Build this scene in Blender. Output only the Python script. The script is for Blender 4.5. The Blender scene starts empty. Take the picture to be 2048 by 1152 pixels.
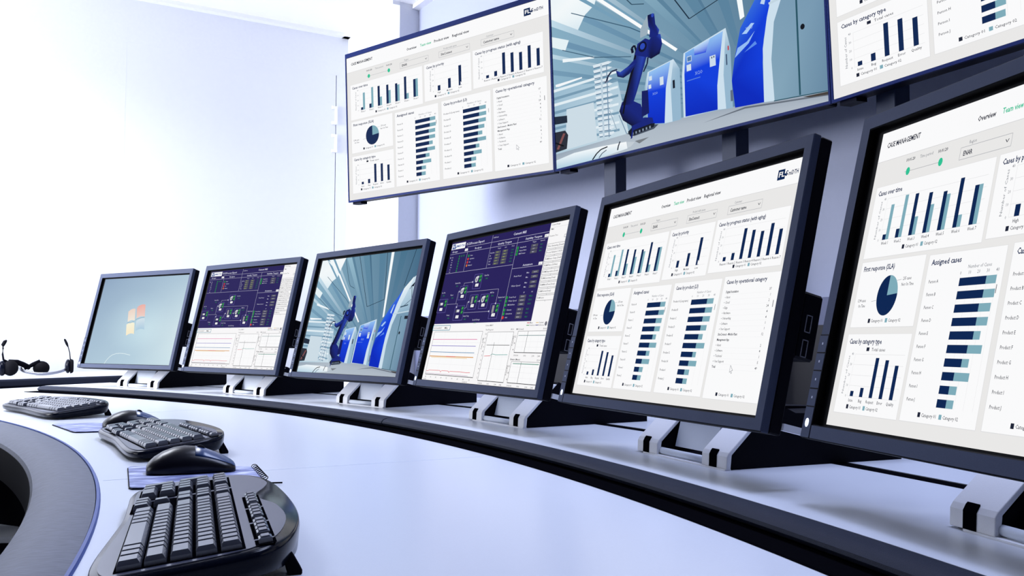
import bpy, bmesh, math, random
from mathutils import Vector, Matrix
R = math.radians
random.seed(7)
scene = bpy.context.scene
COL = scene.collection

# ------------------------------------------------------------------ camera
EYE = 0.94
cam_data = bpy.data.cameras.new('camera')
cam_data.sensor_width = 36.0
cam_data.lens = 1807.1 / 2048 * 36.0
cam_data.clip_start = 0.02
cam = bpy.data.objects.new('camera', cam_data)
COL.objects.link(cam)
cam.matrix_world = Matrix.Translation((0, 0, EYE)) @ Matrix.Rotation(R(90 + 3.266), 4, 'X') @ Matrix.Rotation(R(0.06), 4, 'Z')
scene.camera = cam

# ------------------------------------------------------------------ colour management
vs = scene.view_settings
vs.view_transform = 'Standard'
vs.look = 'None'
vs.exposure = 0.0
vs.gamma = 1.0
vs.use_curve_mapping = False

# ------------------------------------------------------------------ world and lights
world = bpy.data.worlds.new('world')
scene.world = world
world.use_nodes = True
bg = world.node_tree.nodes['Background']
bg.inputs[0].default_value = (0.30, 0.40, 0.85, 1)
bg.inputs[1].default_value = 0.02

def area_light(name, loc, target, sx, sy, power, color, spread=180):
    d = bpy.data.lights.new(name, 'AREA')
    d.shape = 'RECTANGLE'
    d.size, d.size_y = sx, sy
    d.energy = power
    d.color = color
    d.spread = R(spread)
    o = bpy.data.objects.new(name, d)
    COL.objects.link(o)
    o.location = loc
    o.rotation_euler = (Vector(target) - Vector(loc)).to_track_quat('-Z', 'Y').to_euler()
    return o
# daylight from the window on the left of the room, an added low fill light, and the ceiling luminaires near it
area_light('window_and_fill_light', (-4.6, 2.9, 1.9), (-1.8, 4.8, 1.7), 2.2, 1.6, 172, (0.92, 0.94, 1.0), 95)
area_light('window_and_fill_light', (-3.9, 1.2, 1.25), (-0.6, 2.6, 0.85), 1.2, 0.9, 6, (0.88, 0.92, 1.0), 90)  # low fill added to brighten the monitor stands, no window of its own
area_light('ceiling_light', (-2.3, 3.0, 2.84), (-2.3, 3.0, 0), 1.2, 1.2, 82, (0.86, 0.90, 1.0), 150)
area_light('ceiling_light', (0.05, 2.05, 2.84), (0.05, 2.05, 0), 0.6, 0.9, 15, (0.64, 0.72, 1.0), 130)
area_light('ceiling_light', (0.70, 1.20, 2.84), (0.70, 1.20, 0), 0.6, 0.9, 27, (0.60, 0.68, 1.0), 130)

# ------------------------------------------------------------------ materials
def srgb(r, g=None, b=None):
    if g is None: r, g, b = r
    f = lambda c: (c / 255 / 12.92) if c / 255 <= 0.04045 else ((c / 255 + 0.055) / 1.055) ** 2.4
    return (f(r), f(g), f(b), 1.0)

def mat(name, color, rough=0.5, metal=0.0, spec=0.5, coat=0.0, coat_rough=0.1, noise=0.0, nscale=300.0, bump=0.0, stretch=(1, 1, 1), emit=None):
    m = bpy.data.materials.new(name)
    m.use_nodes = True
    nt = m.node_tree
    b = nt.nodes['Principled BSDF']
    c = tuple(color[:3]) + (1.0,)
    b.inputs['Base Color'].default_value = c
    b.inputs['Roughness'].default_value = rough
    b.inputs['Metallic'].default_value = metal
    b.inputs['Specular IOR Level'].default_value = spec
    b.inputs['Coat Weight'].default_value = coat
    b.inputs['Coat Roughness'].default_value = coat_rough
    if emit:
        b.inputs['Emission Color'].default_value = tuple(emit[:3]) + (1,)
        b.inputs['Emission Strength'].default_value = emit[3]
    if noise or bump:
        tc = nt.nodes.new('ShaderNodeTexCoord')
        mp = nt.nodes.new('ShaderNodeMapping')
        mp.inputs['Scale'].default_value = stretch
        nz = nt.nodes.new('ShaderNodeTexNoise')
        nz.inputs['Scale'].default_value = nscale
        nz.inputs['Detail'].default_value = 3
        nt.links.new(tc.outputs['Object'], mp.inputs[0])
        nt.links.new(mp.outputs[0], nz.inputs['Vector'])
        if noise:
            mx = nt.nodes.new('ShaderNodeMix')
            mx.data_type = 'RGBA'
            mx.inputs[6].default_value = tuple(max(0, x * (1 - noise)) for x in c[:3]) + (1,)
            mx.inputs[7].default_value = tuple(min(1, x * (1 + noise)) for x in c[:3]) + (1,)
            nt.links.new(nz.outputs['Fac'], mx.inputs[0])
            nt.links.new(mx.outputs[2], b.inputs['Base Color'])
        if bump:
            bp = nt.nodes.new('ShaderNodeBump')
            bp.inputs['Strength'].default_value = bump
            bp.inputs['Distance'].default_value = 0.001
            nt.links.new(nz.outputs['Fac'], bp.inputs['Height'])
            nt.links.new(bp.outputs[0], b.inputs['Normal'])
    return m

M = {
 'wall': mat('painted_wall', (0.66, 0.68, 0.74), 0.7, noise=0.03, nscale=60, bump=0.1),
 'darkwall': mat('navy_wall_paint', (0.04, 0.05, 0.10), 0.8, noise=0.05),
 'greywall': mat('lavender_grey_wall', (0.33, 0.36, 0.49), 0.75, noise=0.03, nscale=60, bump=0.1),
 'ceiling': mat('ceiling_paint', (0.80, 0.80, 0.83), 0.8, noise=0.02, nscale=40),
 'trim': mat('white_trim', (0.78, 0.79, 0.83), 0.5, noise=0.02),
 'door': mat('white_door', (0.66, 0.68, 0.74), 0.7, noise=0.02, nscale=30),
 'floor': mat('navy_carpet', (0.012, 0.014, 0.03), 0.95, noise=0.3, nscale=400, bump=0.3),
 'darkpanel': mat('black_wall_panel', (0.006, 0.006, 0.012), 0.6, noise=0.2),
 'bluepanel': mat('blue_grey_panel', (0.11, 0.125, 0.22), 0.6, noise=0.1),
 'laminate': mat('pale_laminate', (0.50, 0.53, 0.60), 0.30, spec=0.5, noise=0.04, nscale=700, bump=0.04),
 'edge': mat('black_nosing', (0.015, 0.018, 0.031), 0.5, spec=0.06, noise=0.25, nscale=900, bump=0.25),
 'pad': mat('brushed_grey_pad', (0.105, 0.115, 0.150), 0.6, spec=0.15, noise=0.45, nscale=60, stretch=(1, 6, 1), bump=0.2),
 'padrim': mat('blue_pad_rim', (0.015, 0.05, 0.24), 0.4, spec=0.2, noise=0.1),
 'black': mat('matte_black', (0.002, 0.002, 0.004), 0.6, spec=0.03, noise=0.1),
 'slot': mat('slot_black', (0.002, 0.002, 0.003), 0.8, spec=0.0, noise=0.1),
 'bezel': mat('charcoal_bezel', (0.042, 0.052, 0.090), 0.5, spec=0.06, noise=0.12, nscale=1500, bump=0.1),
 'case': mat('black_case', (0.002, 0.002, 0.005), 0.55, spec=0.06, noise=0.1),
 'panel_dark': mat('unlit_panel_edge', (0.001, 0.001, 0.002), 0.5, spec=0.05, noise=0.05),
 'silver': mat('silver_paint', (0.78, 0.79, 0.84), 0.40, metal=0.0, noise=0.05, nscale=900),
 'greyplate': mat('grey_plate', (0.62, 0.67, 0.77), 0.42, metal=0.0, noise=0.05, nscale=900),
 'chrome': mat('chrome', (0.8, 0.82, 0.86), 0.12, metal=1.0, noise=0.02),
 'greymetal': mat('grey_metal', (0.30, 0.31, 0.36), 0.25, metal=0.9, noise=0.02),
 'tvbezel': mat('navy_tv_bezel', (0.004, 0.012, 0.075), 0.4, noise=0.1, spec=0.05),
 'tvcase': mat('dark_tv_case', (0.003, 0.004, 0.014), 0.5, spec=0.04, noise=0.1),
 'steel': mat('dark_steel', (0.03, 0.04, 0.08), 0.5, spec=0.2, noise=0.12, nscale=200),
 'keycap': mat('dark_keycap', (0.075, 0.080, 0.100), 0.20, spec=0.75, noise=0.08, nscale=900),
 'deck': mat('grey_deck', (0.055, 0.060, 0.090), 0.30, spec=0.45, noise=0.1, nscale=1500),
 'gloss': mat('gloss_black', (0.002, 0.003, 0.008), 0.15, spec=0.10, noise=0.1),
 'mouse': mat('satin_black', (0.002, 0.002, 0.005), 0.30, spec=0.25, noise=0.1),
 'mousebtn_reflect': mat('blue_reflection_button', (0.010, 0.035, 0.12), 0.30, spec=0.6, noise=0.1),  # blue screen reflection on the black mouse, put into the button colour
 'foam': mat('black_foam', (0.004, 0.004, 0.006), 0.9, spec=0.1, noise=0.2),
 'port': mat('port_metal', (0.55, 0.55, 0.6), 0.3, metal=0.8, noise=0.05),
 'led': mat('power_light', (0.6, 0.7, 1.0), 0.3, noise=0.01, emit=(0.75, 0.85, 1.0, 2.2)),
 'glyph': mat('pale_print', (0.35, 0.38, 0.48), 0.5, noise=0.02),
 'footrest': mat('pale_grey_metal', (0.42, 0.45, 0.52), 0.4, metal=0.2, noise=0.1),
}
def screen_material():
    m = bpy.data.materials.new('lit_screen')
    m.use_nodes = True
    nt = m.node_tree
    b = nt.nodes['Principled BSDF']
    b.inputs['Base Color'].default_value = (0.004, 0.004, 0.004, 1)
    b.inputs['Roughness'].default_value = 0.5
    b.inputs['Specular IOR Level'].default_value = 0.0
    a = nt.nodes.new('ShaderNodeAttribute')
    a.attribute_name = 'Col'
    nt.links.new(a.outputs['Color'], b.inputs['Emission Color'])
    b.inputs['Emission Strength'].default_value = 0.97
    return m
M['screen'] = screen_material()
def mat_pattern():
    m = mat('printed_mat', (0.2, 0.25, 0.5), 0.5)
    nt = m.node_tree
    b = nt.nodes['Principled BSDF']
    tc = nt.nodes.new('ShaderNodeTexCoord')
    mp = nt.nodes.new('ShaderNodeMapping'); mp.inputs['Scale'].default_value = (9, 30, 1)
    nz = nt.nodes.new('ShaderNodeTexNoise'); nz.inputs['Scale'].default_value = 2.2; nz.inputs['Detail'].default_value = 5
    cr = nt.nodes.new('ShaderNodeValToRGB')
    e = cr.color_ramp.elements
    e[0].position = 0.36; e[0].color = srgb(70, 78, 124)
    e[1].position = 0.66; e[1].color = srgb(196, 202, 226)
    x = e.new(0.5); x.color = srgb(112, 122, 172)
    nt.links.new(tc.outputs['Object'], mp.inputs[0]); nt.links.new(mp.outputs[0], nz.inputs['Vector'])
    nt.links.new(nz.outputs['Fac'], cr.inputs[0]); nt.links.new(cr.outputs[0], b.inputs['Base Color'])
    return m
M['mat'] = mat_pattern()

# ------------------------------------------------------------------ helpers
class MB:
    """collects shapes; build() links them as one mesh object"""
    def __init__(self): self.bm = bmesh.new()
    def face(self, pts):
        return self.bm.faces.new([self.bm.verts.new(p) for p in pts])
    def box(self, x0, x1, y0, y1, z0, z1, T=None):
        c = [(x0,y0,z0),(x1,y0,z0),(x1,y1,z0),(x0,y1,z0),(x0,y0,z1),(x1,y0,z1),(x1,y1,z1),(x0,y1,z1)]
        if T: c = [T(*p) for p in c]
        v = [self.bm.verts.new(p) for p in c]
        for f in ((0,3,2,1),(4,5,6,7),(0,1,5,4),(1,2,6,5),(2,3,7,6),(3,0,4,7)):
            self.bm.faces.new([v[i] for i in f])
        return self
    def prism(self, poly, h0, h1, T):
        """poly = list of (a,b); T(a,b,h) -> point"""
        n = len(poly)
        A = [self.bm.verts.new(T(a, b, h0)) for a, b in poly]
        B = [self.bm.verts.new(T(a, b, h1)) for a, b in poly]
        self.bm.faces.new(A[::-1]); self.bm.faces.new(B)
        for i in range(n):
            j = (i + 1) % n
            self.bm.faces.new((A[i], A[j], B[j], B[i]))
        return self
    def rings(self, rings, cap=True, closed=True):
        V = [[self.bm.verts.new(p) for p in r] for r in rings]
        n = len(V[0])
        for a, b in zip(V, V[1:]):
            for i in range(n if closed else n - 1):
                j = (i + 1) % n
                self.bm.faces.new((a[i], a[j], b[j], b[i]))
        if cap:
            self.bm.faces.new(V[0][::-1]); self.bm.faces.new(V[-1])
        return self
    def tube(self, pts, r, seg=8, cap=True):
        pts = [Vector(p) for p in pts]
        rr = r if isinstance(r, (list, tuple)) else [r] * len(pts)
        rings = []; up = Vector((0, 0, 1))
        for i, p in enumerate(pts):
            d = (pts[min(i + 1, len(pts) - 1)] - pts[max(i - 1, 0)]).normalized()
            a = d.cross(up)
            if a.length < 1e-3: a = d.cross(Vector((1, 0, 0)))
            a.normalize(); b = d.cross(a)
            rings.append([p + (a * math.cos(t) + b * math.sin(t)) * rr[i] for t in [2 * math.pi * k / seg for k in range(seg)]])
        return self.rings(rings, cap)
    def ellipsoid(self, c, rx, ry, rz, seg=16, n=10):
        mt = Matrix.Translation(c) @ Matrix.Diagonal((rx, ry, rz, 1))
        bmesh.ops.create_uvsphere(self.bm, u_segments=seg, v_segments=n, radius=1, matrix=mt)
        return self
    def build(self, name, m, parent=None, smooth=False, bevel=0, seg=2, recalc=True):
        if recalc: bmesh.ops.recalc_face_normals(self.bm, faces=self.bm.faces[:])
        me = bpy.data.meshes.new(name)
        self.bm.to_mesh(me); self.bm.free()
        me.materials.append(M[m] if isinstance(m, str) else m)
        o = bpy.data.objects.new(name, me)
        COL.objects.link(o)
        if parent: o.parent = parent
        if smooth:
            for p in me.polygons: p.use_smooth = True
        if bevel:
            b = o.modifiers.new('bevel', 'BEVEL'); b.width = bevel; b.segments = seg
            b.limit_method = 'ANGLE'; b.angle_limit = R(40)
        return o
def tag(o, label, cat, group=None):
    o['label'] = label; o['category'] = cat
    if group: o['group'] = group
    return o
def thing(name, label, cat, loc=(0, 0, 0), rz=0.0, group=None):
    o = bpy.data.objects.new(name, None); COL.objects.link(o)
    o.empty_display_size = 0.05
    o.location = loc; o.rotation_euler = (0, 0, rz)
    return tag(o, label, cat, group)
def structure(o):
    o['kind'] = 'structure'; return o
def copy_child(ch, parent):
    c = ch.copy(); COL.objects.link(c); c.parent = parent
    for g in list(ch.children): copy_child(g, c)
    return c

# ------------------------------------------------------------------ the room
ZC = 2.89
CORNER = Vector((-1.055, 5.716)); LD = Vector((0.852, 0.524)).normalized(); RD = Vector((0.524, -0.852)).normalized()
PF = Vector((-0.650, 5.120)); PB = Vector((-0.549, 5.205))     # pilaster front end and its return on the main wall
def wallP(s, off=0.0):                                          # point on the right wall, off metres into the room
    p = PB + RD * s - LD * off
    return p
def slab(name, pts, z0, z1, m, **k):
    b = MB(); b.prism([(p[0], p[1]) for p in pts], z0, z1, lambda a, c, h: (a, c, h))
    return b.build(name, m, **k)
structure(slab('floor', [(-6, -3), (4.5, -3), (4.5, 8), (-6, 8)], -0.1, 0.0, 'floor'))
structure(slab('ceiling', [(-6, -3), (4.5, -3), (4.5, 8), (-6, 8)], ZC, ZC + 0.1, 'ceiling'))
LW = lambda t, off=0.0: CORNER - LD * t + Vector((LD.y, -LD.x)) * off      # along the left wall, away from the corner
# left wall, with a door opening near the corner
DOOR0, DOOR1, DTOP = 0.075, 1.32, 2.62
b = MB()
for t0, t1, z0, z1 in ((0.0, DOOR0, 0, ZC), (DOOR1, 5.6, 0, ZC), (DOOR0, DOOR1, DTOP, ZC)):
    P = [LW(t0), LW(t1), LW(t1, -0.15), LW(t0, -0.15)]
    b.prism([(p.x, p.y) for p in P], z0, z1, lambda a, c, h: (a, c, h))
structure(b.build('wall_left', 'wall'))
# right wall behind the big displays, with the corner pilaster
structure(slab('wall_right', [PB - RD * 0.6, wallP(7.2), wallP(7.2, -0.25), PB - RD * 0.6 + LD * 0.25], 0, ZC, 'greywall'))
structure(slab('wall_corner', [CORNER, PF, PB, CORNER + (PB - PF) * 0.99], 0, ZC, 'wall'))
# ceiling cornices
def strip(name, a, bb, nrm, w, z0, z1, m):
    P = [a, bb, bb + nrm * w, a + nrm * w]
    return structure(slab(name, P, z0, z1, m))
NL = Vector((LD.y, -LD.x))
strip('trim_1', LW(0.0), LW(5.6), NL, 0.045, ZC - 0.022, ZC, 'trim')
strip('trim_2', CORNER, PF, -LD, 0.045, ZC - 0.022, ZC, 'trim')
strip('trim_3', wallP(0), wallP(7.2), -LD, 0.045, ZC - 0.022, ZC, 'trim')
# door with three hinges
d = MB()
P = [LW(DOOR0 + 0.005, -0.0002), LW(DOOR1 - 0.0001, -0.0002), LW(DOOR1 - 0.0001, -0.055), LW(DOOR0 + 0.005, -0.055)]
d.prism([(p.x, p.y) for p in P], 0.01, DTOP - 0.0001, lambda a, c, h: (a, c, h))
door = structure(d.build('door_1', 'door'))
for hz in (1.34, 2.18, 2.36):
    h = MB()
    c = LW(DOOR0 + 0.002, 0.004)
    h.tube([(c.x, c.y, hz - 0.05), (c.x, c.y, hz + 0.05)], 0.008)
    for z0 in (hz - 0.058, hz + 0.040):
        P = [LW(DOOR0 - 0.004, 0.012), LW(DOOR0 + 0.030, 0.012), LW(DOOR0 + 0.030, -0.012), LW(DOOR0 - 0.004, -0.012)]
        h.prism([(p.x, p.y) for p in P], z0, z0 + 0.018, lambda a, cc, hh: (a, cc, hh))
    h.build('hinge', 'trim', door)
# the unseen walls behind and beside the camera are painted dark
structure(slab('wall_back', [(-6, -3.1), (4.5, -3.1), (4.5, -3.0), (-6, -3.0)], 0, ZC, 'darkwall'))
structure(slab('wall_side', [(-6.1, -3.0), (-6.0, -3.0), (-6.0, 3.0), (-6.1, 3.0)], 0, ZC, 'darkwall'))
# blue-grey dado and low black panelling on the right wall
b = MB(); P = [wallP(0.0, 0.0), wallP(7.0, 0.0), wallP(7.0, 0.012), wallP(0.0, 0.012)]
b.prism([(p.x, p.y) for p in P], 0.0, 1.07, lambda a, c, h: (a, c, h)); structure(b.build('trim_4', 'bluepanel'))
b = MB(); P = [wallP(1.0, 0.013), wallP(7.0, 0.013), wallP(7.0, 0.04), wallP(1.0, 0.04)]
b.prism([(p.x, p.y) for p in P], 0.0, 0.985, lambda a, c, h: (a, c, h)); structure(b.build('trim_5', 'darkpanel'))
# ------------------------------------------------------------------ the curved console
CC = Vector((-4.012, -0.401))
def pol(r, deg, z): return (CC.x + r * math.cos(R(deg)), CC.y + r * math.sin(R(deg)), z)
def sweep(name, prof, a0, a1, m, parent=None, n=96, smooth=True, closed=True):
    b = MB()
    rings = [[pol(r, a0 + (a1 - a0) * i / n, z) for r, z in prof] for i in range(n + 1)]
    b.rings(rings, cap=True, closed=closed)
    o = b.build(name, m, parent)
    if smooth:
        for p in o.data.polygons: p.use_smooth = True
        e = o.modifiers.new('split', 'EDGE_SPLIT'); e.split_angle = R(32)
    return o
DZ, SZ, LZ = 0.735, 0.758, 0.770
A0, A1 = -8.0, 65.4
desk = thing('curved_desk', 'long curved control desk with a pale laminate top and padded grey inner edge', 'desk', (0, 0, 0))
sweep('tabletop', [(3.822, DZ), (3.822, DZ - 0.03), (5.15, DZ - 0.03), (5.15, DZ)], A0, A1, 'laminate', desk)
sweep('padded_edge', [(3.8175, DZ + 0.0015), (3.805, DZ + 0.0025), (3.775, DZ + 0.001), (3.752, DZ - 0.005), (3.739, DZ - 0.013), (3.736, DZ - 0.020), (3.8175, DZ - 0.020)], A0, A1, 'pad', desk)
sweep('pad_underside', [(3.7355, DZ - 0.0204), (3.733, DZ - 0.05), (3.736, DZ - 0.085), (3.76, DZ - 0.095), (3.8175, DZ - 0.095), (3.8175, DZ - 0.0204)], A0, A1, 'black', desk)
rim = sweep('edge_strip', [(3.8235, DZ + 0.0005), (3.822, DZ + 0.0035), (3.8185, DZ + 0.0035), (3.8175, DZ - 0.03), (3.8215, DZ - 0.03)], A0, A1, 'padrim', desk)
rim['label'] = 'thin blue strip along the outer edge of the pad'
sweep('cabinet', [(4.55, 0.0), (4.55, DZ - 0.03), (5.05, DZ - 0.03), (5.05, 0.0)], A0, A1, 'black', desk)
for a in (26.8, 44.6):      # joints between the desk segments
    j = MB(); s = 0.012
    j.prism([(3.83, a - s), (4.45, a - s), (4.45, a + s), (3.83, a + s)], DZ - 0.001, DZ + 0.0003, lambda r, t, h: pol(r, t, h))
    j.build('joint', 'greyplate', desk)
sh0, sh1 = -8.0, 61.1
shelf = thing('monitor_shelf', 'raised pale shelf curving along the back of the desk under the monitors', 'shelf', (0, 0, DZ))
def low(prof): return [(r, z) for r, z in prof]
def sweep_in(parent, name, prof, a0, a1, m, **k):
    o = sweep(name, prof, a0, a1, m, None, **k); o.parent = parent
    o.matrix_parent_inverse = Matrix.Translation(-Vector(parent.location)); return o
sweep_in(shelf, 'shelf_top', [(4.518, DZ), (4.518, SZ), (4.81, SZ), (4.81, DZ)], sh0, sh1, 'laminate')
sweep_in(shelf, 'rear_top', [(4.843, DZ), (4.843, SZ), (5.08, SZ), (5.08, DZ)], sh0, sh1, 'laminate')
sweep_in(shelf, 'cable_slot', [(4.8105, DZ), (4.8105, SZ - 0.001), (4.8425, SZ - 0.001), (4.8425, DZ)], sh0, sh1, 'slot')
nose = [(4.5175, SZ - 0.0002), (4.510, SZ - 0.0005), (4.500, SZ - 0.0020), (4.492, SZ - 0.0050), (4.4875, SZ - 0.0090), (4.4865, SZ - 0.0130), (4.489, SZ - 0.0170), (4.495, SZ - 0.0200), (4.500, DZ + 0.0025), (4.5175, DZ + 0.0025)]
sweep_in(shelf, 'base_strip', [(4.452, DZ + 0.0003), (4.454, DZ + 0.0022), (4.5175, DZ + 0.0024), (4.5175, DZ + 0.0003)], sh0, 61.5, 'slot')  # flat black strip standing in for the shadow gap under the nosing
for a0, a1 in ((sh0, 34.24), (34.30, sh1)):
    sweep_in(shelf, 'nosing', nose, a0, a1, 'edge')

# the side counter at the far left end
e0, e1 = Vector((-2.95, 2.68)), Vector((-1.50, 4.715))
ed = (e1 - e0).normalized(); en = Vector((-ed.y, ed.x))
counter = thing('side_counter', 'pale side counter with a dark front edge carrying the headsets at far left', 'counter', (e0.x, e0.y, 0))
def cnt(name, o0, o1, z0, z1, m):
    P = [e0 + en * o0, e1 + en * o0, e1 + en * o1, e0 + en * o1]
    o = slab(name, P, z0, z1, m); o.parent = counter; o.matrix_parent_inverse = Matrix.Translation((-e0.x, -e0.y, 0)); return o
cnt('countertop', 0.012, 0.62, LZ - 0.03, LZ, 'laminate')
eb = MB()
prof = [(0.0118, LZ - 0.0005), (0.005, LZ - 0.002), (0.001, LZ - 0.008), (0.0, LZ - 0.028), (0.004, DZ + 0.0005), (0.0118, DZ + 0.0005)]
eb.rings([[((e + en * o).x, (e + en * o).y, z) for o, z in prof] for e in (e0, e1)])
o = eb.build('edge_band', 'edge', counter); o.matrix_parent_inverse = Matrix.Translation((-e0.x, -e0.y, 0))
cnt('cabinet', 0.07, 0.55, 0.0, LZ - 0.03, 'black')
# pale footrest under the desk
f = MB()
f.prism([(-2.20, 3.70), (-2.003, 3.735), (-1.895, 3.49), (-2.20, 3.47)], 0.165, 0.19, lambda a, c, h: (a, c, h))
f.prism([(-2.19, 3.68), (-2.14, 3.68), (-2.14, 3.52), (-2.19, 3.52)], 0.0, 0.165, lambda a, c, h: (a, c, h))
f.prism([(-2.04, 3.68), (-2.00, 3.68), (-2.00, 3.52), (-2.04, 3.52)], 0.0, 0.165, lambda a, c, h: (a, c, h))
tag(f.build('footrest', 'footrest'), 'pale grey footrest plate in the dark space under the desk', 'footrest')

# ------------------------------------------------------------------ pictures on the screens
NAVY = srgb(10, 38, 84); TEAL = srgb(128, 174, 188); GREEN = srgb(48, 196, 150); INK = srgb(30, 36, 56); GREY = srgb(140, 144, 152)
LINE = srgb(222, 222, 224); WHITE = srgb(253, 253, 254); PAPER = srgb(236, 235, 234); BLACK = srgb(8, 10, 18); BLUEINK = srgb(16, 40, 84)
_glyph = {}
def glyphs(s, bold):
    key = (s, bold)
    if key not in _glyph:
        cu = bpy.data.curves.new('text', 'FONT'); cu.body = s; cu.size = 1.0; cu.resolution_u = 1
        cu.fill_mode = 'FRONT'
        cu.offset = 0.022 if bold else 0.006
        o = bpy.data.objects.new('text', cu)
        me = bpy.data.meshes.new_from_object(o)
        vv = [tuple(v.co[:2]) for v in me.vertices]; ff = [tuple(p.vertices) for p in me.polygons]
        bpy.data.meshes.remove(me); bpy.data.objects.remove(o); bpy.data.curves.remove(cu)
        w = max([v[0] for v in vv] + [0.01])
        _glyph[key] = (vv, ff, w)
    return _glyph[key]
class Canvas:
    """flat coloured shapes in (u, v), stacked in thin layers; one mesh, colours in an attribute"""
    def __init__(self): self.v = []; self.f = []; self.c = []; self.n = 0; self.eps = 0.00004
    def poly(self, pts, col):
        self.n += 1; y = -self.eps * self.n if self.eps * self.n < 0.02 else -0.02
        i = len(self.v)
        cols = col if isinstance(col, list) else [col] * len(pts)
        self.v += [(p[0], y, p[1]) for p in pts]
        self.f.append(list(range(i, i + len(pts)))); self.c.append(cols)
    def rect(self, x0, y0, x1, y1, col): self.poly([(x0, y0), (x1, y0), (x1, y1), (x0, y1)], col)
    def line(self, a, b, w, col):
        d = Vector((b[0] - a[0], b[1] - a[1]))
        if d.length < 1e-9: return
        n = Vector((-d.y, d.x)).normalized() * w / 2
        self.poly([(a[0] - n.x, a[1] - n.y), (b[0] - n.x, b[1] - n.y), (b[0] + n.x, b[1] + n.y), (a[0] + n.x, a[1] + n.y)], col)
    def path(self, pts, w, col):
        for a, b in zip(pts, pts[1:]): self.line(a, b, w, col)
    def frame(self, x0, y0, x1, y1, w, col):
        self.path([(x0, y0), (x1, y0), (x1, y1), (x0, y1), (x0, y0)], w, col)
    def disc(self, cx, cy, rx, ry, col, a0=0, a1=360, n=32):
        pts = [(cx + rx * math.sin(R(a0 + (a1 - a0) * i / n)), cy + ry * math.cos(R(a0 + (a1 - a0) * i / n))) for i in range(n + (0 if a1 - a0 >= 360 else 1))]
        if a1 - a0 < 360: pts = [(cx, cy)] + pts
        self.poly(pts, col)
    def text(self, s, x, y, h, col, bold=False, w=None, align='l', rot=False, sx=0.92):
        vv, ff, gw = glyphs(s, bold)
        k = h / 0.7
        kx = (w / gw) if w else k * sx
        tw = gw * kx
        off = {'l': 0, 'c': -tw / 2, 'r': -tw}[align]
        self.n += 1; yy = -self.eps * self.n
        i = len(self.v)
        for a, b in vv:
            if rot: self.v.append((x - b * k, yy, y + off + a * kx))
            else: self.v.append((x + off + a * kx, yy, y + b * k))
        for q in ff:
            self.f.append([i + t for t in q]); self.c.append([col] * len(q))
    def flush(self):
        self.n += 1
    def mesh(self, name):
        # compress the layers so the whole picture is well under a millimetre thick
        top = min([p[1] for p in self.v] + [-1e-6]); k = 0.0009 / -top
        me = bpy.data.meshes.new(name)
        me.from_pydata([(p[0], p[1] * k, p[2]) for p in self.v], [], self.f)
        at = me.color_attributes.new('Col', 'FLOAT_COLOR', 'CORNER')
        flat = [x for cs in self.c for c in cs for x in (c[0], c[1], c[2], 1.0)]
        at.data.foreach_set('color', flat)
        me.materials.append(M['screen'])
        me.update()
        return me

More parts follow.
